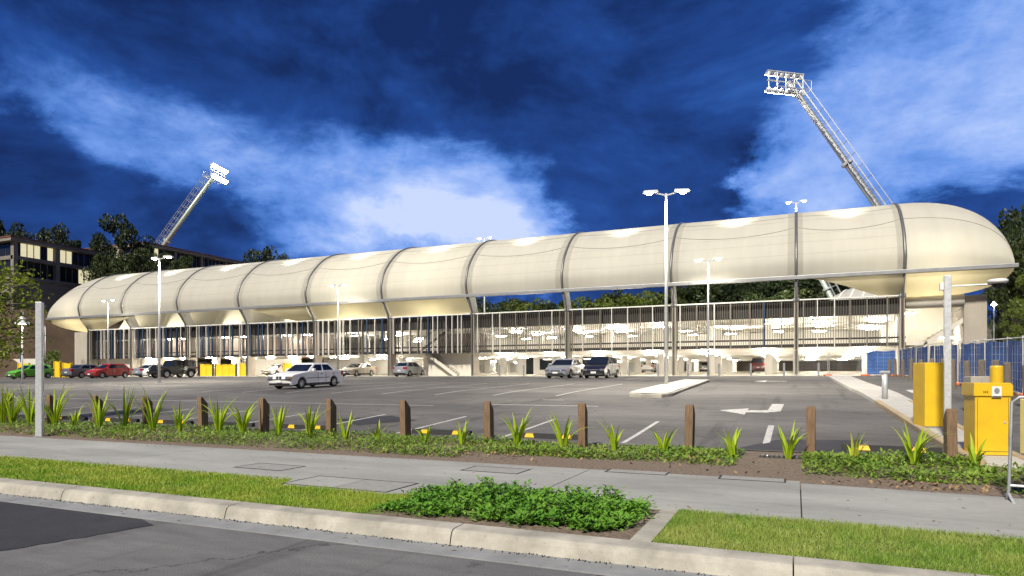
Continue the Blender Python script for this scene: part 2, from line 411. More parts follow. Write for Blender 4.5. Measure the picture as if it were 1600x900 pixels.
# footpath slabs
fp = struct(MB().prism([(-60,7.3),(40,7.3),(40,9.7),(-60,9.7)], -.05, .12).obj('footpath', 'joint_dark'))
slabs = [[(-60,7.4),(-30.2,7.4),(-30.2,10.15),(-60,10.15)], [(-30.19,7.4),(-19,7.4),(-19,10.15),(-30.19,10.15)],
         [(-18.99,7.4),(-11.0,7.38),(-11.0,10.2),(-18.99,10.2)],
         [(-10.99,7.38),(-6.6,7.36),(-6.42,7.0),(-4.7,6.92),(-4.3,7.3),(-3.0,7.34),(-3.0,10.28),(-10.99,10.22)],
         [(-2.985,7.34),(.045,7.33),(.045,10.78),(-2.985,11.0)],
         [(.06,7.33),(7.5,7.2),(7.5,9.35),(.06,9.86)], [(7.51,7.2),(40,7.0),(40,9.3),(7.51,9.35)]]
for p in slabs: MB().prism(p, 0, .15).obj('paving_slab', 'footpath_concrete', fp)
# edging strip between shrub and lawn
tag(MB().prism([(-1.36,5.80),(-1.17,5.80),(-1.17,7.32),(-1.36,7.32)], .1, .158).obj('edging_strip', 'kerb_concrete'), 'narrow concrete edging strip between the leafy shrub bed and the lawn', 'edging')
# planting bed soil
b = MB().grid(lambda u, v: (-60+63*u, 9.5+4.35*v, .13 + .05*math.sin(v*math.pi) + (zs(13.85)-.15)*v*v*.8), 60, 8)
struct(b.obj('planting_bed', 'soil'))
struct(MB().prism([(.0,9.5),(12,9.2),(12,13),(0,13)], .05, .128).obj('planting_bed', 'soil'))
# car park surface
struct(sheet('car_park', -150, 60, 13.6, 59.6, 0, 'park_asphalt', nx=1, step=.8))

# --- painted markings -------------------------------------------------
marks = struct(sheet('parking_line', -3.46, -3.36, 13.9, 17.8, .005, 'white_line'))
def line(x0, x1, y0, y1): struct(sheet('parking_line', x0, x1, y0, y1, .005, 'white_line'))
for k in range(1, 11): line(-3.46-2.9*k, -3.36-2.9*k, 13.9, 17.8)
for k in range(0, 16):
    x = -8.95-2.8*k
    line(x, x+.09, 25.1, 36.2)
line(-55, -8.9, 30.6, 30.7)
line(-10.2, -6.1, 21.36, 21.48)
line(-8.85, -8.0, 23.4, 23.5); line(-52, -12, 20.6, 20.68)
line(-.64, -.5, 13.8, 17.6)
for k in range(0, 22):
    x = -10.5-2.6*k
    line(x, x+.09, 43.6, 48.8)
def flat(name, pts, dz=.006):
    b = MB(); b.add([(x, y, zs(y)+dz) for x, y in pts], [tuple(range(len(pts)))]); return struct(b.obj(name, 'white_line'))
# turning arrow
flat('painted_arrow', [(-2.15, 20.9), (-1.35, 19.85), (-1.35, 20.45), (-.75, 20.5), (-.60, 20.8), (-.75,21.1), (-1.35, 21.05), (-1.35, 21.6)])
flat('painted_arrow', [(-.95, 21.1), (-.62, 20.6), (-.42, 20.9), (-.36, 23.1), (-.72, 23.1), (-.78, 21.2)], .008)
flat('painted_arrow', [(-2.3, 40.9), (-1.6, 39.6), (-1.6, 40.6), (-.5, 40.7), (-.5, 41.2), (-1.6, 41.2), (-1.6, 42.2)])
flat('painted_arrow', [(4.0, 27.6), (4.5, 27.2), (4.5, 31), (4.3, 31.4), (4.1, 31)])
# dark asphalt repair squares, tar-like
def pat(pts):
    b = MB(); b.add([(x, y, zs(y)+.004) for x, y in pts], [tuple(range(len(pts)))]); return struct(b.obj('asphalt_repair', 'patch_asphalt'))
pat([(-12.9, 16.3), (-11.25, 15.2), (-10.2, 16.6), (-11.7, 17.5)])
pat([(-1.1, 13.7), (1.0, 13.7), (1.3, 15.6), (-.4, 15.2)])

# --- lamp island in the car park
isl = tag(MB().obj('traffic_island', 'island_concrete'), 'pale raised concrete island at the foot of the tall lamp pole', 'traffic island')
b = MB()
ring = [(-5.95,25.2),(-5.3,24.85),(-4.65,24.95),(-4.35,25.7),(-4.62,39.6),(-5.3,40.2),(-6.0,39.7),(-6.12,26)]
ring = [(x, y) for x, y in ring]
n = len(ring)
b.add([(x, y, zs(y)-.05) for x, y in ring] + [(x, y, zs(y)+.12) for x, y in ring] + [(-5.3+(x+5.3)*.94, 32.5+(y-32.5)*.994, zs(y)+.15) for x, y in ring],
      [(i, (i+1) % n, n+(i+1) % n, n+i) for i in range(n)] + [(n+i, n+(i+1) % n, 2*n+(i+1) % n, 2*n+i) for i in range(n)])
# top as strips following the slope
L_, R_ = [], []
for k in range(13):
    y = 25.9 + 13.6*k/12; L_.append((-6.03, y)); R_.append((-4.42-.24*k/12, y))
b2 = MB()
pts = [(-5.33, 24.98)] + []
top = [(-5.9,25.3),(-4.7,25.05)]
b2.add([(-5.91,25.28,zs(25.28)+.151),(-4.69,25.05,zs(25.05)+.151)] + [(x,y,zs(y)+.151) for p in zip(L_,R_) for x,y in p] + [(-5.95,39.6,zs(39.6)+.151),(-4.68,39.5,zs(39.5)+.151)],
       [(2*i, 2*i+1, 2*i+3, 2*i+2) for i in range(len(L_)+1)])
me = b.mesh('traffic_island'); me.materials.append(MATS['kerb_concrete']); isl.data = me
b2.obj('top_slab', 'island_concrete', isl)

# --- median beside the entry lane
med = struct(MB().obj('median_path', 'island_concrete'))
b = MB(); ny = 44
def mx(y): t = (y-12.7)/38; return 2.78-.55*min(1, t*2.2)-.4*max(0, t-.45), 3.32-.3*min(1, t*1.6)
for i in range(ny+1):
    y = 12.7+38*i/ny; a, c = mx(y); z = zs(y)
    b.v += [(a, y, z-.1), (a, y, z+.12), (c, y, z+.12), (c, y, z-.1)]
for i in range(ny):
    o = 4*i
    for k in range(3): b.f.append((o+k, o+k+1, o+k+5, o+k+4))
b.f += [(0,1,2,3)]
me = b.mesh('median_path'); me.materials.append(MATS['island_concrete']); med.data = me
def mkerb(side, y0, y1, m):
    b = MB(); n = int((y1-y0)/.9)+1
    for i in range(n+1):
        y = y0+(y1-y0)*i/n; a, c = mx(y); z = zs(y); x = a if side < 0 else c
        x0, x1 = (x-.16, x-.003) if side < 0 else (x+.003, x+.16)
        b.v += [(x0, y, z-.1), (x0, y, z+.11), (x0+.02, y, z+.135), (x1-.02, y, z+.135), (x1, y, z+.12), (x1, y, z-.1)]
    for i in range(n):
        o = 6*i
        for k in range(5): b.f.append((o+k, o+k+1, o+k+7, o+k+6))
    b.f += [(0,1,2,3,4,5)]
    return b.obj('kerb_segment', m, med)
for y0, y1 in ((12.6, 16.4), (16.42, 20.2), (20.22, 23.6)): mkerb(-1, y0, y1, 'tan_concrete'); mkerb(1, y0, y1, 'tan_concrete')
for y0, y1 in ((23.62, 30), (30.02, 40), (40.02, 50.5)): mkerb(-1, y0, y1, 'island_concrete'); mkerb(1, y0, y1, 'island_concrete')

# --- access covers set in the footpath
lids = [((-7.85, 8.25), 1.0, .58, 'small grey access cover in the footpath beside the jutting pad'),
        ((-5.6, 7.38), 1.72, .78, 'large double access cover in the footpath pad beside the leafy shrub'),
        ((-4.33, 9.38), .98, .55, 'access cover at the footpath edge between the shrub and the planting bed'),
        ((-2.24, 10.15), .94, .60, 'access cover in the widened footpath nearest the diagonal slab joint'),
        ((-.58, 10.1), .90, .56, 'access cover in the widened footpath closest to the drain grate')]
for (x, y), w, d, lab in lids:
    t = thing('access_cover', lab, 'access cover', (x, y, .15), R(random.uniform(-2, 2)), 'access covers set in the footpath')
    f = MB()
    for x0, x1, y0, y1 in ((-w/2,w/2,-d/2,-d/2+.025),(-w/2,w/2,d/2-.025,d/2),(-w/2,-w/2+.025,-d/2+.025,d/2-.025),(w/2-.025,w/2,-d/2+.025,d/2-.025)): f.box(x0,x1,y0,y1,-.02,.005)
    f.obj('frame', 'joint_dark', t)
    if w > 1.5:
        MB().box(-w/2+.03,-.006,-d/2+.03,d/2-.03,-.02,.004).obj('lid','footpath_concrete',t); MB().box(.006,w/2-.03,-d/2+.03,d/2-.03,-.02,.004).obj('lid','lid_concrete',t)
    else: MB().box(-w/2+.03,w/2-.03,-d/2+.03,d/2-.03,-.02,.004).obj('lid','lid_concrete',t)
t = thing('drain_grate', 'dark slotted drain grate at the car park edge beside the painted line', 'drain', (-.25, 12.6, .2))
for k in range(8): MB().box(-.32+k*.08, -.28+k*.08, -.16, .16, -.02, .02).obj('grate_bar', 'slat_bronze', t)
MB().box(-.36,.36,-.2,.2,-.04,-.01).obj('pit','joint_dark',t)

# ================================================================== BUILDING
BL = 10.1                       # bay length
YB, ZBM = 58.8, 9.8             # front edge beam
YC, Z0 = 60.0, 1.75             # column faces, floor level
ZT, ZS = 8.1, 4.15              # slat top and foot
XR, XL = .763*BL, -8.84*BL      # end ribs
CAP = 6.9
bld = thing('car_park_building', 'long car park building with a glowing cream fabric roof on concrete columns', 'building', (0, 0, 0))
prof_raw = [(0,9.8),(-.22,10.6),(-.25,11.3),(.15,12.5),(.7,13.3),(1.4,14.05),(2.5,15.0),(3.8,15.75),(5.3,16.3),(7.3,16.65),(9.3,16.45),(11.3,15.7),(13,14.7),(14.5,13.4)]
def cat(P, v):
    n = len(P)-1; x = min(max(v*n, 0), n-1e-6); i = int(x); t = x-i
    p0, p1, p2, p3 = P[max(i-1,0)], P[i], P[i+1], P[min(i+2,n)]
    return tuple(.5*((2*p1[k]) + (-p0[k]+p2[k])*t + (2*p0[k]-5*p1[k]+4*p2[k]-p3[k])*t*t + (-p0[k]+3*p1[k]-3*p2[k]+p3[k])*t**3) for k in (0, 1))
def rp(v): return cat(prof_raw, v)
low_raw = [(0,9.8),(.25,9.2),(.8,8.6),(1.7,8.15),(2.9,7.95)]
def lp(v): return cat(low_raw, v)
ribs_t = [-.763] + list(range(0, 9)) + [8.84]
ribx = [-t*BL for t in ribs_t]
def shell(x, v, p, off=0.):
    y, z = rp(v); dy, dz = 7.2-y, 9.0-z; l = math.hypot(dy, dz)
    amt = .10*p*math.sin(math.pi*min(1, v*2.2)/2)*(1-.9*min(1, v*1.8)) - off
    return Vector((x, YB+y+dy/l*amt, z+dz/l*amt))
for i in range(len(ribx)-1):
    xa, xb = ribx[i]-.1, ribx[i+1]+.1
    o = MB().grid(lambda u, v: shell(xa+(xb-xa)*u, v, 4*u*(1-u)), 16, 30).obj('roof_membrane', 'membrane', bld, smooth=True)
    for u0, u1 in ((.004, .055), (.945, .996)):
        MB().grid(lambda u, v: shell(xa+(xb-xa)*(u0+(u1-u0)*u), v*.98+.005, 4*(u0+(u1-u0)*u)*(1-(u0+(u1-u0)*u)), .012), 2, 30).obj('edge_cuff', 'membrane_cuff', o, smooth=True)
    for v0, sag, r in ((.40, .055, .02), (.52, .02, .013), (.33, 0, .004), (.25, 0, .004), (.18, 0, .004), (.46, 0, .004)):
        pts = [shell(xa+(xb-xa)*u/14, v0 - sag*4*(u/14)*(1-u/14), 4*(u/14)*(1-u/14), .012) for u in range(15)]
        MB().tube(pts, r, 4).obj('seam', 'seam', o)
# end caps
for xe, sg in ((XR, 1), (XL, -1)):
    def cap(u, v, prof=rp):
        q_ = u*math.pi/2; s = math.sin(q_)**.78; k = max(.0015, math.cos(q_)**.78); y, z = prof(v)
        # the front edge stays on the beam; section shrinks towards the beam tip
        return (xe + sg*(.1+CAP*s), YB + y*k, ZBM + (z-ZBM)*k)
    o = MB().grid(cap, 18, 30).obj('roof_membrane', 'membrane', bld, smooth=True)
    pts = [Vector(cap(u/16*.8, .40-.03*u/16)) + Vector((0,-.012,.012)) for u in range(17)]
    MB().tube(pts, .016, 4).obj('seam', 'seam', o)
    fx = MB().box(xe+sg*2.2-.3, xe+sg*2.2+.3, YB+3.4, YB+3.8, 11.4, 11.65).obj('floodlight', 'galv_dull', bld)  # added lamp hidden inside the cap, makes the underside fabric glow
    ld = bpy.data.lights.new('floodlight', 'AREA'); ld.energy = 200; ld.size = 1.6; ld.color = (1, .90, .66)
    lo = bpy.data.objects.new('floodlight_beam', ld); COL.objects.link(lo); lo.location = (xe+sg*2.2, YB+3.3, 11.2); lo.rotation_euler = (R(-35), 0, 0); lo.parent = fx
    MB().grid(lambda u, v: cap(u, v, lp), 18, 10).obj('roof_underside', 'membrane_low', bld, smooth=True)
# tapering underside next to the end ribs
def under(xa, xb, pw=1.5):
    def fn(u, v):
        vm = max(.004, (1-u)**pw); y, z = lp(v*vm); return (xa+(xb-xa)*u, YB+y, z-.02)
    MB().grid(fn, 18, 10).obj('roof_underside', 'membrane_low', bld, smooth=True)
under(XR, -.02*BL); under(XL, -7.6*BL, 1.3)
# closed fabric panels below the beam
for t0, t1 in ((3, 4), (4, 5)):
    def fn(u, v):
        y = YB+.12+1.35*v; z = 9.66-1.56*v; p = 4*u*(1-u)*4*v*(1-v)
        return (-t0*BL-.2-(BL-.4)*u, y+.18*p, z+.12*p)
    MB().grid(fn, 14, 8).obj('fabric_panel', 'membrane_low', bld, smooth=True)
under(-5*BL-.2, -5.85*BL, .9)
# inner fabric funnels behind the open western bays
for k in (5, 6, 7, 8):
    def fn(u, v):
        a = math.pi*u; x = -k*BL-.5-(BL-1.0)*u if k < 8 else -k*BL-.3-8.2*u
        return (x, YB+5.6-2.6*math.sin(a)*(1-v*.4)+2.2*v, 8.0+4.6*v)
    MB().grid(fn, 16, 8).obj('inner_fabric', 'membrane', bld, smooth=True)
MB().box(-8.8*BL, -5*BL-.3, 67.6, 67.8, 7.0, 13.5).obj('inner_fabric', 'membrane', bld)
# ribs, columns and struts
for t, x in zip(ribs_t, ribx):
    MB().tube([(x, YB+rp(v/30)[0]*1.0, rp(v/30)[1]) for v in range(31)], .125, 8).obj('rib', 'steel_rib', bld, smooth=True)
    c = MB().box(x-.18, x+.18, YC, YC+1.2, zs(58)-.1, ZT).obj('column', 'column_concrete', bld, bevel=.03)
    MB().prism([(YC+.02,ZT),(YC+1.18,ZT),(YB+1.25,ZBM+.55),(YB+.10,ZBM-.05)], x-.15, x+.15, 'x').obj('strut', 'white_steel', c)
    MB().tube([(x, YB-.02, ZBM-.1), (x, YC-.1, ZT+.05), (x, YC-.1, Z0)], .085, 8).obj('downpipe', 'steel_rib', c, smooth=True)
    MB().tube([(x-.26, YC+.1, ZT-.02), (x+.26, YC+.1, ZT-.02)], .2, 10).obj('pin_joint', 'beam_steel', c, smooth=True)
MB().box(XL-CAP-.25, XR+CAP+.3, YB-.17, YB+.13, ZBM-.15, ZBM+.16).obj('edge_beam', 'beam_steel', bld, bevel=.03)
# floodlights under the crest shining on to the fabric
for i in range(len(ribx)-1):
    xm = (ribx[i]+ribx[i+1])/2; y, z = rp(.50)
    f = MB().box(xm-.25, xm+.25, YB+y+.2, YB+y+.5, z-1.75, z-1.5).obj('floodlight', 'galv_dull', bld)
    ld = bpy.data.lights.new('floodlight', 'SPOT'); ld.energy = 560; ld.spot_size = R(125); ld.spot_blend = 1; ld.shadow_soft_size = .12; ld.color = (1, .92, .74)
    lo = bpy.data.objects.new('floodlight_beam', ld); COL.objects.link(lo); lo.location = (xm, YB+y+.25, z-1.42); lo.rotation_euler = (R(180-8), 0, 0); lo.parent = f
    if i in (4, 5):
        lq = bpy.data.lights.new('floodlight', 'POINT'); lq.energy = 420; lq.shadow_soft_size = .5; lq.color = (1, .92, .70)  # added bare point light, makes the closed fabric panels glow
        lo = bpy.data.objects.new('added_panel_light', lq); COL.objects.link(lo); lo.location = (xm, 62.6, 9.4); lo.parent = f
    ld = bpy.data.lights.new('uplight', 'AREA'); ld.energy = 150; ld.size = 3.0; ld.color = (1, .90, .68)
    g = MB().box(xm-.5, xm+.5, 63.2, 63.6, 8.02, 8.2).obj('uplight', 'galv_dull', bld)
    lo = bpy.data.objects.new('uplight_beam', ld); COL.objects.link(lo); lo.location = (xm, 63.4, 8.4); lo.rotation_euler = (R(180), 0, 0); lo.parent = g

# slabs and interior
XA, XZ = XR+.3, XL-.2
YD = 104.0
MB().box(XZ, XA, YC+.75, YD, 6.72, 7.0).obj('roof_slab', 'interior_white', bld)
MB().box(XZ, XA, YC+.62, YC+.72, 6.70, 8.02).obj('parapet', 'dark_recess', bld)
MB().box(XZ, XA, YC+.55, YD, ZS+.02, 4.40).obj('upper_slab', 'interior_white', bld)
MB().box(XZ, XA, YC+.46, YC+.54, ZS, 4.42).obj('slab_edge', 'dark_recess', bld)
MB().box(XZ, XA, YC+.50, YC+.58, 4.74, 4.88).obj('crash_rail', 'dark_recess', bld)
MB().grid(lambda u, v: (XZ+(XA-XZ)*u, 59.6+(YD-59.6)*v, 1.75+.85*v), 1, 6).obj('ground_floor', 'floor_concrete', bld)
MB().box(XZ, XA, 59.3, 59.58, 1.5, 1.79).obj('floor_edge', 'pale_concrete', bld)
# ceiling beams both levels
for y in (64, 69, 74, 80, 86, 92, 98):
    for (z0, z1) in ((3.86, ZS+.015), (6.42, 6.715)):
        MB().box(-5*BL, XA-.2, y-.2, y+.2, z0, z1).obj('ceiling_beam', 'interior_white', bld)
for k in range(0, 5):
    for y in (66.5, 73, 79.5, 86, 92.5):
        for xx in (-k*BL-2.4, -k*BL-7.6):
            if y < 68 and k in (2, 3): continue
            MB().box(xx-.32, xx+.32, y-.32, y+.32, 1.7, ZS+.01).obj('interior_column', 'interior_white', bld)
            if y < 78: MB().box(xx-.3, xx+.3, y-.3, y+.3, 4.4, 6.71).obj('interior_column', 'interior_white', bld)
# far walls
MB().box(-2.0*BL, XA, YD-.6, YD, 1.7, 4.1).obj('back_wall', 'brown_wall', bld)
MB().box(-5*BL, -2.0*BL-.02, 97, 97.4, 1.7, 4.1).obj('back_wall', 'interior_white', bld)
MB().box(XZ, XA, 79, 79.4, 4.4, 6.7).obj('back_wall', 'interior_white', bld)
MB().box(XA-.3, XA-.02, YC+1.3, YD, 1.7, ZS).obj('side_wall', 'interior_white', bld)
MB().box(XA-.3, XA-.02, YC+1.3, YD, 4.4, 6.7).obj('side_wall', 'interior_white', bld)
MB().box(XZ, -5*BL, 63.4, 63.7, 4.4, 6.7).obj('upper_wall', 'brown_wall', bld)  # added wall, its brown puts the dimness of these bays into colour
# ground floor frontage, west part
MB().box(-3*BL, -2*BL-.5, 71.5, 71.8, 1.7, ZS).obj('front_wall', 'interior_white', bld)
for xx, w, h, m in ((-21.7, .9, 2.1, 'dark_glass'), (-24.5, .8, 2.1, 'interior_white'), (-26.6, 1.5, 1.3, 'dark_glass'), (-28.6, .9, 2.1, 'dark_glass')):
    z = 1.95 if h > 2 else 2.5
    MB().box(xx-w/2, xx+w/2, 71.43, 71.49, z, z+h).obj('door' if h > 2 else 'window', m, bld)
MB().box(-3.62*BL, -3*BL-.4, 61.8, 62.1, 1.7, ZS).obj('front_wall', 'pale_concrete', bld)
MB().box(-4*BL+.4, -3.62*BL, 66.5, 66.8, 1.7, 6.7).obj('front_wall', 'interior_white', bld)
MB().box(-3.62*BL, -3*BL-.4, 64.0, 64.3, 4.4, 6.7).obj('upper_wall', 'brown_wall', bld)
MB().box(-6*BL, -4*BL, 74, 74.3, 1.7, ZS).obj('front_wall', 'interior_white', bld)
MB().box(-7*BL, -6*BL, 69, 69.3, 1.7, ZS).obj('front_wall', 'interior_white', bld)
MB().box(-8*BL, -7*BL, 61.3, 61.6, 1.7, ZS).obj('front_wall', 'pale_concrete', bld)
MB().box(XL, -8*BL, 61.3, 61.6, 1.7, ZS).obj('front_wall', 'pale_concrete', bld)
for xx in (-5.45*BL, -6.42*BL, -6.75*BL, -4.5*BL):
    MB().box(xx-.35, xx+.35, 62.0, 62.7, 1.7, ZS).obj('interior_column', 'interior_white', bld)
for x, z0, ang in ():
    pass
# stair in the fourth bay
st = MB().prism([(-32.6,1.75),(-33.0,1.75),(-36.6,ZS),(-36.0,ZS),(-32.6,1.9)], 60.95, 61.05, 'y').obj('stair', 'pale_concrete', bld)
for k in range(12):
    MB().box(-36.4+k*.3, -36.1+k*.3, 61.06, 62.0-.24, 4.1-.19*(k+1), 4.1-.19*k-.03).obj('tread', 'column_concrete', st)
MB().bar((-36.6, 60.98, 5.1), (-32.8, 60.98, 2.75), .05).obj('handrail', 'steel_rib', st)
st = MB().prism([(-37.6,4.4),(-37.2,4.4),(-33.6,6.7),(-34.0,6.7)], 61.3, 61.4, 'y').obj('stair', 'slat_bronze', bld)
for k in range(12):
    MB().box(-37.3+k*.3, -37.0+k*.3, 61.41, 62.5, 4.45+.19*k, 4.5+.19*k).obj('tread', 'column_concrete', st)
MB().bar((-37.6, 61.3, 5.4), (-33.8, 61.3, 7.7-.1), .05).obj('handrail', 'slat_dark', st)

# batten lights
rs0 = random.Random(31)
bat = MB().box(-.55, .55, -.06, .06, -.07, 0).mesh('batten_light'); bat.materials.append(MATS['batten_emit'])
for k in range(-1, 5):
    for y in (62.2, 67.5, 73.5, 81, 90):
        for fx in (2.5, 7.6):
            x = -k*BL-fx
            if k == -1: x = 5.2 if fx > 5 else 1.6
            if k == 3 and y < 63: continue
            link(bat, 'batten_light', None, bld, (x, y, 3.85))
            if y < 76: link(bat, 'batten_light', None, bld, (x+1.3+rs0.uniform(-1,1), y+.6+rs0.uniform(-1,1.5), 6.41))
for k in (5, 6, 7):
    for fx in (1.6, 4.6, 8.0):
        link(bat, 'batten_light', None, bld, (-k*BL-fx, 60.9 if k > 6 else 61.6, ZS+.0))
        if k < 7: link(bat, 'batten_light', None, bld, (-k*BL-fx, 65.5, ZS+.0))
        if fx < 5: link(bat, 'batten_light', None, bld, (-k*BL-fx-1.2, 62.2, 6.70))  # extra battens added to brighten the brown upper wall

# slat screens and fins
rs = random.Random(3)
fin_me = {}
for nm, w, d in (('fin_white', .065, .2), ('fin_blue', .12, .18), ('fin_bronze', .075, .24)):
    me = MB().box(-w/2, w/2, 0, d, ZS, ZT-.04).mesh('fin'); me.materials.append(MATS[nm]); fin_me[nm] = me
for i in range(len(ribx)-1):
    xa, xb = ribx[i]-.22, ribx[i+1]+.22
    W = xa-xb; b = MB(); n = int(W/.19)
    west = i >= 4
    for k in range(n):
        x = xb + (k+.5)*W/n
        if west and rs.random() < .45: continue
        w = .017 if not west else .018
        b.box(x-w, x+w, YC+.12, YC+.22, ZS-.12*rs.random(), ZT-.05)
    stuff(b.obj('slat_screen', 'slat_bronze' if not west else 'slat_dark', bld))
    MB().box(xb, xa, YC+.02, YC+.3, ZT-.045, ZT+.06).obj('top_rail', 'white_steel', bld)
    x = xb+.35
    while x < xa-.2:
        q = rs.random()
        kind = ('fin_white' if q < .62 else 'fin_blue' if q < .9 else 'fin_bronze') if west else ('fin_bronze' if q < .6 else 'fin_white' if q < .97 else 'fin_blue')
        link(fin_me[kind], 'fin', None, bld, (x, YC-.06, 0))
        x += rs.uniform(.35, 1.25) if west else rs.uniform(.8, 1.9)
# end piers and landings
MB().box(XL-3.2, XL-.6, YC+.1, YC+4, 1.5, 7.9).obj('end_pier', 'column_concrete', bld, bevel=.03)
MB().box(12.0, 13.5, 61.0, 69, 1.5, 8.0).obj('end_pier', 'column_concrete', bld, bevel=.03)
MB().tube([(XR+.2, 61.2, 7.62), (12.0, 61.2, 7.62)], .5, 16).obj('rounded_soffit', 'pale_concrete', bld, smooth=True)
MB().box(XR+.3, 12, 66.0, 66.3, 1.7, 7.6).obj('stair_wall', 'pale_concrete', bld)
MB().box(XR+.25, 9.6, 61.3, 65.9, 4.2, 4.5).obj('landing', 'pale_concrete', bld)
st = MB().prism([(9.3,4.2),(9.7,4.2),(12.0,5.9),(12.0,6.3),(9.5,4.5)], 61.3, 61.42, 'y').obj('stair', 'pale_concrete', bld)
for k in range(8): MB().box(9.5+k*.31, 9.81+k*.31, 61.43, 62.8, 4.5+.21*k, 4.66+.21*k).obj('tread', 'column_concrete', st)
MB().bar((9.4, 61.3, 5.5), (12.0, 61.3, 7.1), .05).obj('handrail', 'galv', st)
rl = MB()
rl.bar((XR+.3, 61.3, 5.5), (9.4, 61.3, 5.5), .05)
for k in range(8): rl.bar((XR+.35+k*.2, 61.3, 4.5), (XR+.35+k*.2, 61.3, 5.5), .025)
for k in range(9): rl.bar((9.45+k*.3, 61.3, 4.55+k*.185), (9.45+k*.3, 61.3, 5.5+k*.185), .025)
rl.obj('balustrade', 'galv', bld)
for (x, z) in ((8.6, 7.0), (11.3, 4.9)): link(bat, 'batten_light', None, bld, (x, 63.5, z))
# level lettering on the white wall
w = MB().box(5.2, 7.2, 64.0, 64.2, 1.75, ZS-.02).obj('end_wall', 'interior_white', bld)
text_obj('1', .75, 'black_print', w, (6.1, 63.985, 3.25), (R(90), 0, 0)); text_obj('E', .6, 'black_print', w, (6.35, 63.985, 2.55), (R(90), 0, 0)); text_obj('E', .6, 'black_print', w, (5.5, 63.985, 2.6), (R(90), 0, 0))

# ================================================================== BEYOND THE BUILDING
# white grandstand canopy seen in the gap
gs = thing('grandstand', 'white ribbed fabric canopy of a grandstand behind the car park building', 'grandstand', (9.5, 96, 1.75))
def gf(u, v): return (-6+10*u+2.2*v, 8*v-2*u, 9+7.5*math.sin(v*1.5)*(.35+.65*u)+.0)
MB().grid(gf, 16, 12).obj('canopy', 'membrane', gs, smooth=True)
for u in (.1, .25, .4, .55, .7, .85, 1): MB().tube([Vector(gf(u, v/10))+Vector((0,-.05,.05)) for v in range(11)], .12, 6).obj('canopy_rib', 'white_steel', gs)
for x in (-4, 0, 4): MB().box(x-.25, x+.25, 4, 4.5, 0, 11).obj('column', 'column_concrete', gs)

def tower(label, base, top, r, headdir, m, flip=1):
    base, top = Vector(base), Vector(top); d = (top-base); L = d.length; d = d.normalized()
    t = thing('floodlight_tower', label, 'light tower', base, 0, 'leaning stadium floodlight towers')
    o = Vector((0,0,0)); T = top-base
    MB().tube([o, T*.34, T*.345, T*.7, T*.705, T], [r, r*.92, r*.85, r*.78, r*.7, r*.6], 14).obj('mast', m, t, smooth=True)
    for k in (.34, .70): MB().tube([T*k-d*.15, T*k+d*.15], r*1.25, 14).obj('flange', 'galv', t)
    side = Vector(headdir).normalized()                        # horizontal direction the lamps face
    back = (-side - d*(-side).dot(d)).normalized()             # access ladder rides on the upper side
    lat = d.cross(back).normalized()
    l = MB()
    for s in (-1, 1):
        for off in (r*1.15, r*1.15+.95): l.bar(back*off+lat*.42*s+d*1, back*off+lat*.42*s+T*.985, .07)
    nst = int(L/.55)
    for k in range(1, nst):
        q = d*(L*k/nst); l.bar(q+back*r*1.15-lat*.42, q+back*r*1.15+lat*.42, .05)
        if k % 3 == 0:
            for s in (-1, 1): l.bar(q+back*r*1.15+lat*.42*s, q+back*(r*1.15+1.0)+lat*.42*s, .05)
    l.obj('ladder', 'galv_dull', t)
    up = Vector((0,0,1)); la = side.cross(up).normalized()
    h = MB()
    for zz in (-1.0, .2, 1.4):
        h.bar(T+up*zz-la*2.6+side*.5, T+up*zz+la*2.6+side*.5, .14)
    for q in (-2.4, -1.2, 0, 1.2, 2.4):
        h.bar(T+la*q+up*-1.2+side*.5, T+la*q+up*1.5+side*.5, .1)
        h.bar(T+la*q+up*-1.2+side*.5, T+la*q+up*-1.2-side*1.1, .07); h.bar(T+la*q+up*-.1-side*1.1, T+la*q+up*-1.2-side*1.1, .05)
    h.bar(T-la*2.5+up*-1.2-side*1.1, T+la*2.5+up*-1.2-side*1.1, .08); h.bar(T-la*2.5+up*-.1-side*1.1, T+la*2.5+up*-.1-side*1.1, .06)
    h.obj('head_frame', 'galv', t)
    for zz in (-.85, 1.25):
        for q in (-2.2, -1.3, -.45, .45, 1.3, 2.2):
            c = T+la*q+up*zz+side*.75; aim = (side*.75-up*1.0).normalized()
            lm = MB().tube([c-aim*.3, c-aim*.05, c+aim*.28], [.14, .36, .46], 10).obj('lamp', 'galv', t)
            MB().tube([c+aim*.285, c+aim*.30], .43, 10).obj('lens', 'flood_emit', lm)
    return t
def P(px, py, y):
    """world point in the vertical plane at distance y that the given bearing meets"""
    u = (px-800)/1028; v = (590-py)/1028; c, s = math.cos(YAW), math.sin(YAW)
    X, Y = u*c-s, u*s+c; Z = y/Y; return Vector((X*Z, y, 1.6+v*Z))
def extend(a, b, z):
    k = (z-a.z)/(b.z-a.z); return a+(b-a)*k
a, c = P(1368, 318, 88), P(1232, 128, 88); tower('leaning floodlight tower rising behind the rounded stair end of the fabric roof', extend(a, c, 1.7), c, .52, (-.55, .75, 0), 'galv_dull')
a, c = P(226, 425, 98), P(337, 272, 98); tower('leaning floodlight tower rising beside the hillside buildings', extend(a, c, 1.7), c, .62, (.9, .25, 0), 'tower_green')
a, c = P(1297, 462, 125), P(1262, 395, 125); tower('green lit floodlight tower seen through the gap under the roof', extend(a, c, 1.7), c, .62, (-.9, .2, 0), 'tower_green')

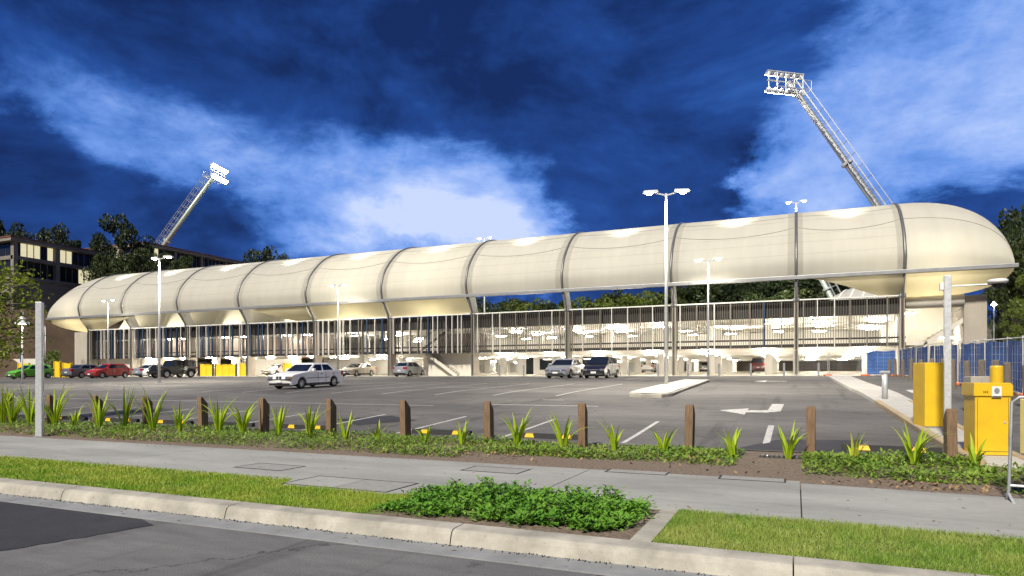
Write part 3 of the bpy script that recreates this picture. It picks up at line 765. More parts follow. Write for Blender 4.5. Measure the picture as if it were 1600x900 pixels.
# --- lamps on poles
def lamp_pole(label, x, y, h, heads, r=.09, base=True, group='twin headed lamp poles in the car park', power=2600):
    z = zs(y) if y < 60 else 1.75
    t = thing('lamp_pole', label, 'lamp pole', (x, y, z), 0, group)
    MB().tube([(0,0,0), (0,0,h*.5), (0,0,h)], [r, r*.85, r*.62], 12).obj('pole', 'galv', t, smooth=True)
    MB().tube([(0,0,0), (0,0,.06)], r*2.2, 10).obj('base_plate', 'galv_dull', t)
    for a in heads:
        d = Vector((math.cos(R(a)), math.sin(R(a)), 0)); n = Vector((-d.y, d.x, 0))
        MB().bar(Vector((0,0,h-.1)), d*.45+Vector((0,0,h+.02)), .06).obj('arm', 'galv', t)
        c = d*.75+Vector((0,0,h+.05))
        hd = MB().add([c-d*.38-n*.1+Vector((0,0,.0)), c+d*.38-n*.17, c+d*.38+n*.17, c-d*.38+n*.1, c-d*.33-n*.08+Vector((0,0,.13)), c+d*.3-n*.13+Vector((0,0,.1)), c+d*.3+n*.13+Vector((0,0,.1)), c-d*.33+n*.08+Vector((0,0,.13))],
             [(0,3,2,1),(4,5,6,7),(0,1,5,4),(1,2,6,5),(2,3,7,6),(3,0,4,7)]).obj('lamp_head', 'galv', t)
        MB().tube([c+d*.05+Vector((0,0,-.09)), c+d*.05+Vector((0,0,-.05)), c+d*.05+Vector((0,0,-.005))], [.08, .15, .17], 12).obj('lens', 'flood_emit', hd)
        ld = bpy.data.lights.new('lamp', 'SPOT'); ld.energy = power; ld.spot_size = R(150); ld.spot_blend = .6; ld.shadow_soft_size = .15; ld.color = (1, .92, .78)
        lo = bpy.data.objects.new('lamp_beam', ld); COL.objects.link(lo); lo.location = c+Vector((0,0,-.14)); lo.parent = hd
    return t
lamp_pole('tall twin headed lamp pole standing on the raised concrete island', -5.85, 32.6, 9.5, (195, 15))
lamp_pole('twin headed lamp pole beside the black four wheel drive', -44.6, 35.4, 9.5, (165, 15))
lamp_pole('twin headed lamp pole at the kerb in front of the bright open bays', -6.7, 56.6, 9.6, (180, 0), power=500)
lamp_pole('twin headed lamp pole behind the white sedan near the silver hatchback', -44.5, 56.6, 9.6, (180, 0), power=500)
lamp_pole('twin headed lamp pole at the far end near the red hatchback', -80, 56.2, 9.6, (180, 0), power=500)
lamp_pole('lamp on a pole peeping over the roof crest above the edge on rib', .0, 80, 19.4, (180, 0), .12, power=200, group='lamps rising behind the roof crest')
lamp_pole('lamp on a pole peeping over the roof crest at the middle of the roof', -38.6, 80, 18.6, (180, 0), .12, power=200, group='lamps rising behind the roof crest')
# white bell shaped street lamp
t = thing('street_lamp', 'white bell shaped street lamp beside the green hatchback', 'street lamp', (-56, 32.3, zs(32.3)))
MB().tube([(0,0,0),(0,0,4.6)], [.07, .05], 10).obj('pole', 'white_steel', t, smooth=True)
MB().lathe([(.02,5.75),(.09,5.7),(.09,5.3),(.22,5.15),(.44,4.85),(.52,4.72),(.5,4.68),(.1,4.9)], 18).obj('lamp_shade', 'white_steel', t, smooth=True)
MB().lathe([(.0,4.74),(.3,4.74),(.3,4.70),(.0,4.66)], 12).obj('bulb', 'lamp_emit', t)
MB().box(-.22,.0,-.03,.03,1.7,2.5).obj('sign_plate', 'fin_blue', t)
lamp_pole('thin lamp pole at the foot of the bare hillside', -90.5, 55, 6.6, (180,), .07, power=150, group='lamps by the hillside')

# ================================================================== CARS
def paint(name, c, metal=.0, rough=.3): mat('paint_'+name, c, rough, metal, .03, 1.5, coat=.6); return 'paint_'+name
for n_, c_, m_ in (('white', (.86,.85,.82), 0), ('silver', (.45,.47,.49), .6), ('grey', (.22,.235,.25), .5), ('beige', (.50,.46,.38), .5), ('red', (.50,.014,.014), 0), ('green', (.13,.52,.015), 0), ('black', (.010,.011,.011), .1), ('navy', (.018,.018,.026), .3), ('maroon', (.085,.020,.022), .3)): paint(n_, c_, m_)
mat('car_glass', (.012, .016, .022), .04, 0, 0, spec=.8)
mat('trim_black', (.016, .016, .016), .5, 0, 0)
mat('rim_alloy', (.50, .50, .49), .35, .7, .05, 8)
mat('head_glass', (.22, .23, .25), .08, .5, 0)
mat('amber', (.75, .30, .02), .25, 0, 0)
mat('tail_red', (.40, .012, .012), .2, 0, 0)
mat('plate', (.78, .78, .72), .5, 0, .05, 20)
mat('decal_red', (.62, .03, .04), .4, 0, 0)
KIND = {
 # length, width, wheel r, front axle, rear axle, lower outline top edge (x from nose), greenhouse: belt front/rear x, roof front/rear x, belt z, roof z
 'sedan': dict(L=4.43, W=1.70, r=.305, fa=.80, ra=3.50, top=[(0,.46),(.03,.66),(.25,.78),(1.25,.93),(1.5,.95),(3.65,.98),(4.30,.96),(4.40,.86),(4.43,.55)], gb=(1.28,3.86), gr=(2.02,3.22), zb=.93, zr=1.385),
 'sedan2': dict(L=4.75, W=1.80, r=.325, fa=.93, ra=3.68, top=[(0,.42),(.04,.64),(.32,.78),(1.3,.95),(1.55,.98),(3.85,1.03),(4.60,1.03),(4.72,.9),(4.75,.5)], gb=(1.22,4.20), gr=(2.15,3.35), zb=.96, zr=1.45),
 'hatch': dict(L=4.0, W=1.70, r=.30, fa=.80, ra=3.32, top=[(0,.42),(.04,.64),(.28,.80),(1.0,.97),(1.3,1.0),(3.6,1.06),(3.92,1.04),(3.98,.80),(4.0,.5)], gb=(.95,3.93), gr=(1.80,3.42), zb=.98, zr=1.48),
 'mpv': dict(L=4.2, W=1.74, r=.31, fa=.85, ra=3.45, top=[(0,.42),(.04,.66),(.30,.84),(.95,1.02),(1.2,1.05),(3.8,1.08),(4.12,1.05),(4.18,.85),(4.2,.5)], gb=(.80,4.12), gr=(1.75,3.72), zb=1.03, zr=1.57),
 'suv': dict(L=4.45, W=1.82, r=.35, fa=.88, ra=3.55, top=[(0,.5),(.04,.78),(.30,.96),(1.15,1.10),(1.4,1.12),(4.0,1.16),(4.36,1.14),(4.43,.9),(4.45,.55)], gb=(1.05,4.36), gr=(1.85,4.0), zb=1.10, zr=1.70),
 'jeep': dict(L=4.5, W=1.80, r=.40, fa=.72, ra=3.60, top=[(0,.62),(.02,.92),(.10,1.10),(1.45,1.17),(1.6,1.18),(4.2,1.18),(4.36,1.17),(4.38,.9),(4.38,.6)], gb=(1.50,4.36), gr=(1.80,4.32), zb=1.16, zr=1.83),
}
def make_car(kind, paintn, label, x, y, face, opts=()):
    """face=-1: nose towards -Y, +1: nose towards +Y ; x, y = centre of the car"""
    K = KIND[kind]; L, W, r = K['L'], K['W'], K['r']; pm = 'paint_'+paintn
    z = zs(y) if y < 59.6 else 1.75 + .85*(y-59.6)/(YD-59.6)
    slope = math.atan((zs(y+1.3)-zs(y-1.3))/2.6) if y < 58 else .019
    t = thing('parked_car', label, 'car', (x, y, z), 0, 'cars parked at the building')
    t.rotation_mode = 'ZYX' if False else 'XYZ'
    rot = Matrix.Rotation(R(90 if face < 0 else -90), 4, 'Z')
    sl = Matrix.Rotation(slope, 4, 'X')
    t.matrix_world = Matrix.Translation((x, y, z)) @ sl @ rot
    # local: x runs from nose (-L/2) to tail (+L/2), y half widths
    hb = .20 if kind != 'jeep' else .42; h = L/2
    def arch(ax, n=9):
        ra = r*1.17; out = []
        for k in range(n+1):
            a = math.pi*(1-k/n); px_, pz = ax+ra*math.cos(a), r+ra*math.sin(a)
            out.append((px_, max(pz, hb)))
        return out
    low = [(.05, hb+.06), (.12, hb)] + [p for p in arch(K['fa'])] + [p for p in arch(K['ra'])] + [(L-.18, hb+.02), (L-.03, hb+.10)]
    topc = K['top'][::-1]
    outline = low + topc                                # bottom nose->tail, then top tail->nose
    cx = L/2; czm = .62
    rings = []
    def taper(px_, pz):
        e = abs(px_-cx)/cx; k = 1-.10*e**5
        k *= 1-.05*max(0, (pz-.7))/.4
        return k
    for fr, ins, dz in ((-1, .045, 0), (-.965, .008, 0), (-.80, 0, .006), (0, 0, .022), (.80, 0, .006), (.965, .008, 0), (1, .045, 0)):
        ring = []
        for (px_, pz) in outline:
            qx = px_ + (cx-px_)*ins/cx*1.0; qz = pz + (czm-pz)*ins*1.2 if pz > .55 else pz
            if fr in (-.80, 0, .80) and px_ < .3: qx -= .05*(1-abs(fr)) if True else 0
            if fr in (-.80, 0, .80) and px_ > L-.3: qx += .05*(1-abs(fr))
            ring.append((qx-h, fr*W/2*taper(px_, pz), qz+(dz if pz > .75 else 0)))
        rings.append(ring)
    b = MB(); n = len(outline)
    for ring in rings: b.v += ring
    for i in range(len(rings)-1):
        for k in range(n):
            a, c = i*n+k, i*n+(k+1) % n; b.f.append((a, c, c+n, a+n))
    b.f.append(tuple(range(n))); b.f.append(tuple((len(rings)-1)*n+k for k in range(n))[::-1])
    body = b.obj('body', pm, t)
    me = body.data; me.shade_smooth()
    try: me.set_sharp_from_angle(angle=R(38))
    except Exception: pass
    # greenhouse
    zb, zr = K['zb']-.01, K['zr']; g0, g1 = K['gb']; r0, r1 = K['gr']
    wb, wr = W/2*.93, W/2*(.74 if kind != 'jeep' else .84)
    def gring(zt):
        f = (zt-zb)/(zr-zb); w = wb+(wr-wb)*f; a = g0+(r0-g0)*f; c = g1+(r1-g1)*f
        bow = .10 if kind != 'jeep' else .03
        return [(a-h+.06, -w, zt), (a-h-bow+.06, -w*.5, zt), (a-h-bow+.04, 0, zt), (a-h-bow+.06, w*.5, zt), (a-h+.06, w, zt), (c-h-.04, w, zt), (c-h+.03, w*.5, zt), (c-h+.03, -w*.5, zt), (c-h-.04, -w, zt)]
    b = MB(); G = [gring(zb), gring(zr-.06)]
    tr = [((px_*.93 if px_ < 0 else px_*.93)+.01, py_*.93, zr) for px_, py_, _ in G[1]]
    for ring in (G[0], G[1], tr): b.v += ring
    m_ = len(tr)
    for i in range(2):
        for k in range(m_):
            a, c = i*m_+k, i*m_+(k+1) % m_; b.f.append((a, c, c+m_, a+m_))
    b.v.append(((r0+r1)/2-h, 0, zr+.025)); ci = len(b.v)-1
    for k in range(m_): b.f.append((2*m_+k, 2*m_+(k+1) % m_, ci))
    cab = b.obj('roof', pm, t, smooth=True)
    try: cab.data.set_sharp_from_angle(angle=R(30))
    except Exception: pass
    def panel(i0, i1, u0, u1, v0, v1, u0t=None, u1t=None, off=.006):
        A, B_, C_, D_ = [Vector(q) for q in (G[0][i0], G[0][i1], G[1][i1], G[1][i0])]
        def at(u, v): return (A*(1-u)+B_*u)*(1-v)+(D_*(1-u)+C_*u)*v
        nrm = (B_-A).cross(D_-A).normalized(); mid = (A+B_)/2
        if nrm.dot(mid-Vector((0,0,mid.z))) < 0: nrm = -nrm
        u0t = u0 if u0t is None else u0t; u1t = u1 if u1t is None else u1t
        q = [at(u0,v0), at(u1,v0), at(u1t,v1), at(u0t,v1)]
        return [p+nrm*off for p in q]
    # windscreen and rear window follow the bowed panels
    def wide(idx, name):
        bb = MB()
        for k, (i0, i1) in enumerate(idx):
            u0 = .12 if k == 0 else 0; u1 = .88 if k == len(idx)-1 else 1
            o = len(bb.v); bb.v += [tuple(p) for p in panel(i0, i1, u0, u1, .06, .95)]; bb.f.append((o, o+1, o+2, o+3))
        return bb.obj(name, 'car_glass', t)
    wide([(0,1),(1,2),(2,3),(3,4)], 'windscreen')
    wide([(5,6),(6,7),(7,8)], 'rear_window')
    splits = ((.09, .47), (.52, .90)) if kind not in ('hatch',) else ((.08, .50), (.55, .88))
    for (i0, i1) in ((4, 5), (0, 8)):
        for (u0, u1) in splits:
            bb = MB(); q = panel(i0, i1, u0, u1, .08, .93, u0+.0, u1-.0); bb.add(q, [(0,1,2,3)]); bb.obj('side_window', 'car_glass', t)
    # wheels
    wt = MB().lathe([(r*.62,-.10),(r*.93,-.10),(r,-.06),(r,.06),(r*.93,.10),(r*.62,.10)], 20, axis='y').mesh('tyre'); wt.materials.append(MATS['tyre'])
    rim = MB().lathe([(.001,.06),(r*.16,.065),(r*.2,.05),(r*.56,.06),(r*.64,.09),(r*.64,-.09),(.001,-.09)], 20, axis='y')
    for k in range(7):
        a = 2*math.pi*k/7; rim.bar((0,.066,0), (r*.6*math.cos(a), .072, r*.6*math.sin(a)), .045, .02, (0,1,0))
    rim = rim.mesh('rim'); rim.materials.append(MATS['rim_alloy'])
    for ax in (K['fa'], K['ra']):
        for s in (-1, 1):
            w = link(wt, 'wheel', None, t, (ax-h, s*(W/2-.105), r), (0, 0, 0 if s > 0 else math.pi)); link(rim, 'rim', None, w)
    # underbody darkness is real: a floor pan and arch liners
    MB().box(.25-h, L-.25-h, -W/2+.24, W/2-.24, hb-.05, hb+.12).obj('floor_pan', 'trim_black', t)
    for ax in (K['fa'], K['ra']): MB().box(ax-r*1.1-h, ax+r*1.1-h, -W/2+.22, W/2-.22, hb+.02, r*2.1).obj('arch_liner', 'trim_black', t)
    # lights, bumpers, plates, mirrors
    zl = K['top'][1][1]
    for s in (-1, 1):
        MB().prism([(-h-.05,zl-.11),(-h+.10,zl-.11),(-h+.20,zl+.045),(-h-.02,zl+.02)], s*W*.26, s*W*.44, 'y').obj('headlight', 'head_glass', t)
        MB().box(-h-.005, -h+.26, s*W*.44-.03, s*W*.45+.02, zl-.10, zl+.01).obj('indicator', 'amber', t)
        zt = K['top'][-3][1]
        MB().box(h-.22, h+.012, s*W*.30-.09, s*W*.455, zt-.28, zt-.05).obj('tail_light', 'tail_red', t)
        mrr = MB().box(g0-h+.30, g0-h+.46, s*(W/2+.0)-.02*s-.0, s*(W/2+.17), zb+.03, zb+.17).obj('mirror', pm if paintn != 'silver' else pm, t, bevel=.03)
    MB().box(-h-.045, -h+.05, -W*.40, W*.40, hb+.03, hb+.13).obj('lower_bumper', 'trim_black', t, bevel=.02)
    MB().box(h-.06, h+.04, -W*.41, W*.41, hb+.08, hb+.20).obj('rear_bumper', 'trim_black', t, bevel=.02)
    if kind == 'sedan':
        for s in (-1, 1): MB().box(-h-.055, -h+.04, s*.10-.075, s*.10+.075, zl-.10, zl+.03).obj('grille', 'trim_black', t, bevel=.02)
        MB().box(-h-.06, -h+.03, -W*.46, W*.46, .50, .545).obj('bumper_strip', 'trim_black', t)
    elif kind == 'jeep':
        for k in range(7): MB().box(-h-.012, -h+.04, -.36+k*.12-.035, -.36+k*.12+.035, .70, .98).obj('grille', 'trim_black', t)
        MB().box(-h-.22, -h-.02, -W*.48, W*.48, .50, .66).obj('front_bumper', 'trim_black', t, bevel=.03)
        MB().tube([(h+.02,0,.98),(h+.22,0,.98)], .37, 18).obj('spare_wheel', 'tyre', t)
        for ax in (K['fa'], K['ra']):
            for s in (-1, 1): MB().tube([(ax-h+.52*math.cos(a), s*(W/2-.0), r+.50*math.sin(a)) for a in [math.pi*k/8 for k in range(9)]], .06, 6).obj('wheel_flare', 'trim_black', t)
    else:
        MB().box(-h-.05, -h+.05, -W*.20, W*.20, zl-.14, zl-.02).obj('grille', 'trim_black', t, bevel=.02)
        MB().box(-h-.058, -h+.02, -W*.20, W*.20, zl-.055, zl-.035).obj('chrome_bar', 'rim_alloy', t)
        MB().box(-h-.052, -h+.05, -W*.33, W*.33, hb+.14, hb+.22).obj('air_intake', 'trim_black', t)
    MB().box(-h-.075, -h-.055, -.19, .19, hb+.17 if kind != 'jeep' else .52, hb+.29 if kind != 'jeep' else .64).obj('number_plate', 'plate', t)
    MB().box(h+.045, h+.06, -.19, .19, hb+.36, hb+.48).obj('number_plate', 'plate', t)
    for s in (-1, 1):
        MB().box(K['fa']+r*1.2-h+.02, K['ra']-r*1.2-h-.02, s*(W/2-.02)-.012, s*(W/2-.02)+.012, hb-.01, hb+.09).obj('sill', 'trim_black', t)
        if kind in ('sedan', 'jeep'): MB().box(K['fa']+r*1.25-h, K['ra']-r*1.25-h, s*(W/2-.004)-.012, s*(W/2-.004)+.012, .56, .59).obj('rub_strip', 'trim_black', t)
        for dx in (.45, .85):
            xx = g0+(g1-g0)*dx-h-.1
            MB().box(xx, xx+.18, s*(W/2*.975)-.015, s*(W/2*.975)+.022, zb-.15, zb-.115).obj('door_handle', 'trim_black' if kind == 'sedan' else pm, t)
        for dx in (.30, .56): # door shut lines
            xx = g0+(g1-g0)*dx-h+.05
            MB().box(xx-.005, xx+.005, s*(W/2-.002)-.01, s*(W/2-.002)+.003, hb+.12, zb-.05).obj('door_gap', 'trim_black', t)
    if 'decal' in opts:
        for x0, x1, z0, z1 in ((-.85,-.55,.45,.62), (-.35,.15,.42,.62), (.25,.5,.5,.66)):
            MB().box(x0, x1, -W/2-.006, -W/2+.02, z0, z1).obj('decal', 'decal_red', t)
    return t
make_car('sedan', 'white', 'white sedan with black bumper strip parked alone in the open car park', -25.3, 29.5, -1)
make_car('sedan2', 'silver', 'silver sedan parked nose out beside the dark hatchback', -16.1, 47.6, -1)
make_car('mpv', 'navy', 'dark navy tall hatchback parked nose out beside the silver sedan', -13.3, 47.6, -1)
make_car('hatch', 'silver', 'silver hatchback with red door decals parked at the stair wall', -37.0, 58.8, 1, ('decal',))
make_car('sedan2', 'beige', 'beige sedan parked under the building behind the white sedan', -44.6, 60.2, -1)
make_car('hatch', 'white', 'white hatchback inside the building beside a concrete column', -42.0, 65.5, -1)
make_car('hatch', 'red', 'red hatchback parked in the row by the western bays', -66.3, 46.6, -1)
make_car('jeep', 'black', 'boxy black four wheel drive parked in front of the yellow panels', -58.6, 48.2, -1)
make_car('sedan2', 'grey', 'grey sedan with its boot outward beside the red hatchback', -70.3, 47.2, 1)
make_car('sedan2', 'silver', 'silver car half hidden between the red hatchback and black four wheel drive', -68.6, 54.0, 1)
make_car('hatch', 'green', 'bright green hatchback beside the galvanised post', -75.2, 44.2, -1)
make_car('hatch', 'red', 'red car inside the building beyond the white sedan', -58.0, 66.2, -1)
make_car('sedan2', 'white', 'white sedan parked beside the red car inside the building', -60.9, 65.8, -1)
make_car('sedan2', 'white', 'white sedan deep inside the open ground floor among white columns', -17.8, 88.0, 1)
make_car('suv', 'maroon', 'maroon four wheel drive seen from behind inside the open ground floor', -4.0, 83.5, 1)
make_car('sedan', 'white', 'white car far inside mostly hidden behind interior columns', -11.5, 96.0, -1)

# ================================================================== CAR PARK FURNITURE
# steel bollards along the building edge
bol = MB().tube([(0,0,0),(0,0,1.05),(0,0,1.08)], [.085,.085,.05], 10).mesh('steel_bollard'); bol.materials.append(MATS['galv_dull'])
spots = [(1.65 + -2.55*k, 58.0) for k in range(12)]
for k, (x, y) in enumerate(spots):
    tag(link(bol, 'steel_bollard', None, None, (x, y, zs(y)-.02)), f'plain galvanised bollard along the open building edge, {ORD[k+1]} from the wire fence', 'bollard', 'bollards along the building edge')
t = thing('lane_bollard', 'polished steel bollard with a flat cap on the median path', 'bollard', (2.62, 24.2, zs(24.2)+.12))
MB().tube([(0,0,0),(0,0,.82)], .085, 14).obj('post', 'galv', t, smooth=True); MB().box(-.14,.14,-.1,.1,.82,.9).obj('cap', 'galv_dull', t, bevel=.01)
# round timber bollards beside the fence
tb = MB().tube([(0,0,-.1),(0,0,1.16),(0,0,1.2)], [.11,.105,.08], 10).mesh('timber_bollard'); tb.materials.append(MATS['timber_round'])
ys = [21.2, 22.9, 24.6, 26.4, 28.2, 30.2, 32.4, 34.8, 37.5, 40.5, 44, 47, 50, 53]
for k, y in enumerate(ys):
    o = link(tb, 'timber_bollard', None, None, (6.05+random.uniform(-.06,.06), y, zs(y)), (R(random.uniform(-2,2)), R(random.uniform(-2,2)), random.random()*6))
    o.scale = (1, 1, random.uniform(.95, 1.08)); tag(o, f'round weathered timber bollard before the blue fence, {ORD[14-k]} from the building', 'bollard', 'timber bollards before the blue fence')
# blue mesh temporary fence
def fence_panel(x0, y0, x1, y1, label, h=2.0, mesh=True, group='blue draped temporary fence panels'):
    d = Vector((x1-x0, y1-y0, 0)); L = d.length; a = math.atan2(d.y, d.x)
    t = thing('fence_panel', label, 'fence', (x0, y0, zs(y0) if y0 < 60 else 1.75), a, group)
    dz = (zs(y1)-zs(y0)) if y0 < 60 else 0
    for xx, zz in ((0, 0), (L, dz)): MB().tube([(xx,0,zz),(xx,0,zz+h+.06)], .024, 8).obj('post', 'galv', t)
    for q in (.12, h): MB().tube([(0,0,q),(L,0,q+dz)], .02, 6).obj('rail', 'galv', t)
    w = MB()
    ws_ = .16 if not mesh else .4
    for k in range(1, int(L/ws_)): w.bar((k*ws_,0,.12+dz*k*ws_/L), (k*ws_,0,h+dz*k*ws_/L), .006)
    for k in range(1, 7): w.bar((0,0,h*k/7), (L,0,h*k/7+dz), .006)
    stuff(w.obj('wire_mesh', 'galv', t))
    if mesh:
        sg = random.uniform(0, 6)
        b = MB().grid(lambda u, v: (.03+(L-.06)*u, -.03+.07*math.sin(u*6+sg)*v+.02*math.sin(u*19+sg*2)+.012*math.sin(u*31+v*5), .14+dz*u+(h-.2-.14*abs(math.sin(u*5+sg))*.4)*v), 24, 8)
        b.obj('blue_cloth', 'blue_mesh', t, smooth=True)
    for xx, zz in ((.0, 0),): MB().box(xx-.32, xx+.32, -.13, .13, zz, zz+.14).obj('foot_block', 'orange_plastic', t, bevel=.03)
    return t
fy = [19.6, 22.0, 24.4, 26.8, 29.2, 31.6, 34.0, 36.4, 39.0, 42.0, 45.0, 48.0, 51.0, 54.0, 57.0]
for k, (a, c) in enumerate(zip(fy, fy[1:])):
    fence_panel(7.0+.08*(-1)**k, a, 7.0-.08*(-1)**k, c, f'blue cloth draped wire fence panel, {ORD[14-k] if k < 14 else ""} from the building along the exit lane')
fence_panel(6.9, 57.2, 5.0, 57.4, 'narrow blue draped fence panel across the lane mouth', 2.0)
fence_panel(4.9, 57.5, 2.4, 57.8, 'bare wire fence panel on orange feet in front of the open bay', 2.1, False, 'bare wire fence panels')
fence_panel(2.3, 57.8, -.2, 58.0, 'bare wire fence panel on orange feet beside the edge on column', 2.1, False, 'bare wire fence panels')

# yellow machine cabinets on the median
t = thing('ticket_machine', 'tall yellow angular ticket machine cabinet on the median path', 'ticket machine', (2.83, 17.4, zs(17.4)+.12), R(18))
MB().prism([(-.30,-.26),(.02,-.34),(.30,-.20),(.30,.26),(-.30,.26)], .0, 1.42).obj('cabinet', 'yellow_paint', t, bevel=.012)
MB().box(-.32,.32,-.36,.28,-.02,.0).obj('plinth','galv_dull',t)
t = thing('boom_gate_cabinet', 'large yellow cabinet with overhanging lid and small white notice', 'boom gate cabinet', (2.98, 13.5, zs(13.5)+.12), R(8)); t.scale = (.86, .86, 1)
MB().box(-.30,.30,-.28,.28,0,1.0).obj('cabinet','yellow_paint',t,bevel=.012)
MB().prism([(-.33,.985),(.33,.985),(.33,1.17),(.285,1.21),(-.33,1.21)], -.31, .31, 'y').obj('lid','yellow_paint',t,bevel=.01)
n_ = MB().box(-.03,.13,-.322,-.312,.97,1.15).obj('notice','white_plastic',t)
MB().lathe([(.0,-.335),(.045,-.335),(.045,-.322)], 16, (.05,0,1.08), 'y').obj('notice_mark','galv_dull',n_)
MB().box(-.025,.125,-.326,-.323,.975,.99).obj('notice_mark','black_print',n_)
for k in range(3): MB().box(-.17+k*.03,-.155+k*.03,-.3135,-.309,1.04,1.07).obj('scribble','black_print',t)
MB().box(-.262,.262,-.284,-.279,.06,.066).obj('door_gap','joint_dark',t); MB().box(-.262,-.256,-.284,-.279,.066,.955).obj('door_gap','joint_dark',t); MB().box(.256,.262,-.284,-.279,.066,.955).obj('door_gap','joint_dark',t); MB().lathe([(0,-.292),(.018,-.292),(.02,-.28)],12,(.2,0,.55),'y').obj('lock','galv',t)
MB().box(.301,.32,-.05,.05,.55,.66).obj('latch','galv',t); 
for zz in (.08,.9): MB().box(.301,.31,-.2,-.1,zz,zz+.1).obj('hinge','yellow_worn',t)
t = thing('yellow_bollard', 'short fat yellow bollard behind the large yellow cabinet', 'bollard', (3.42, 14.8, zs(14.8)))
MB().tube([(0,0,0),(0,0,1.55),(0,0,1.58)], [.105,.105,.09], 16).obj('post','yellow_paint',t,smooth=False)
t = thing('grey_box', 'low grey concrete block beside the ticket machine', 'concrete block', (4.6, 21.5, zs(21.5)))
MB().box(-.3,.3,-.4,.4,0,1.0).obj('block','column_concrete',t,bevel=.03)

# galvanised square posts
t = thing('steel_post', 'tall square galvanised post at the back edge of the footpath', 'post', (-17.0, 10.2, .15), R(38))
MB().box(-.07,.07,-.07,.07,0,3.3).obj('post','galv',t,bevel=.01); MB().box(-.10,.10,-.10,.10,0,.03).obj('base_plate','galv_dull',t)
t = thing('camera_post', 'square galvanised post carrying a dome camera on a side arm', 'camera post', (2.78, 15.55, zs(15.55)+.12), R(-4))
MB().box(-.06,.06,-.06,.06,0,3.24).obj('post','galv',t,bevel=.008)
MB().box(-.13,-.062,-.05,.05,2.95,3.10).obj('junction_box','white_plastic',t,bevel=.01)
MB().tube([(.08,0,3.02),(.72,0,3.02),(.75,0,3.06)], .016, 8).obj('arm','galv',t)
dm = MB().lathe([(.0,3.11),(.14,3.11),(.17,3.09),(.17,3.05),(.12,3.02)], 20, (.82,0,0)).obj('dome_housing','white_plastic',t,smooth=True)
MB().lathe([(.11,3.025),(.10,2.98),(.06,2.935),(.0,2.92)], 16, (.82,0,0)).obj('camera_dome','camera_black',dm,smooth=True)
t = thing('camera_post', 'thin galvanised post with a hooded white camera behind the blue fence', 'camera post', (10.6, 30, zs(30)))
MB().box(-.1,.1,-.1,.1,0,4.0).obj('post','galv',t); MB().bar((0,0,3.7),(-.6,0,3.9),.05).obj('arm','galv',t); MB().lathe([(.0,3.95),(.2,3.9),(.26,3.7),(.2,3.55),(.0,3.45)],16,(-.75,0,0)).obj('hood','white_plastic',t,smooth=True)

# crowd control barrier with the closed-path sign
t = thing('crowd_barrier', 'galvanised crowd barrier with a gold closed footpath sign at the footpath edge', 'barrier', (2.30, 9.52, .15), R(-4))
MB().tube([(0,0,0),(.02,0,.12),(.05,0,1.16),(.12,0,1.22),(2.3,0,1.22)], .019, 8).obj('frame','galv_dull',t,smooth=True)
MB().tube([(.02,0,.17),(2.3,0,.17)], .016, 8).obj('rail','galv',t)
for k in range(1, 16): MB().tube([(.05+k*.145,0,.17),(.05+k*.145,0,1.22)], .009, 6).obj('upright','galv',t)
MB().tube([(.02,-.28,0),(.02,0,.07),(.02,.28,0)], .017, 6).obj('foot','galv',t)
sg = MB().box(.12,1.12,-.04,-.03,.56,1.2).obj('sign_board','sign_gold',t,bevel=.004)
text_obj('FOOTPATH', .155, 'black_print', sg, (.15,-.045,.93), (R(90),0,0)); text_obj('CLOSED', .165, 'black_print', sg, (.17,-.045,.72), (R(90),0,0))

# timber posts along the planting bed
tp = MB().prism([(-.115,-.3),(-.115,.905),(-.09,.93),(-.065,.93),(.115,.74),(.115,-.3)], -.075, .075, 'x').mesh('timber_post'); tp.materials.append(MATS['timber_post'])
posts = []
for k in range(13):
    x = 2.37-2.13*k; posts.append(x)
    o = link(tp, 'timber_post', None, None, (x, 12.98, .155), (R(random.uniform(-1.2,1.2)), R(random.uniform(-1.5,1.5)), R(random.uniform(-4,4))))
    bv = o.modifiers.new('bevel', 'BEVEL'); bv.width = .006; bv.segments = 1
    tag(o, ('dark timber post with a slanted top directly beside the large yellow cabinet' if k == 0 else f'slant topped timber post in the planting bed, {ORD[k+1]} from the yellow cabinet'), 'post', 'slant topped timber posts in the planting bed')

# rubber wheel stops with yellow ends
ws = MB().prism([(-.075,0),(.075,0),(.05,.105),(-.05,.105)], -.82, .82, 'x').mesh('rubber_block'); ws.materials.append(MATS['rubber'])
wy = MB().add([(-.12,-.0765,.012),(.12,-.0765,.012),(.085,-.056,.098),(-.085,-.056,.098),(.085,.0,.108),(-.085,.0,.108)], [(0,1,2,3),(3,2,4,5)]).mesh('yellow_marker'); wy.materials.append(MATS['yellow_reflect'])
xs = [-26.7, -24.35, -21.98, -19.6, -17.25, -14.9, -12.2, -8.0, -5.2, 1.62]
for k, x in enumerate(xs):
    y = 14.15
    lab = 'black rubber wheel stop with yellow markers beside the exit lane kerb' if k == 9 else f'black rubber wheel stop with yellow markers behind the planting bed, {ORD[9-k]} from the drain grate'
    t = thing('wheel_stop', lab, 'wheel stop', (x, y, zs(y)+.004), R(random.uniform(-2,2)), 'wheel stops' if k < 9 else None)
    link(ws, 'rubber_block', None, t)
    for dx in (-.45, .45): link(wy, 'yellow_marker', None, t, (dx, 0, 0))

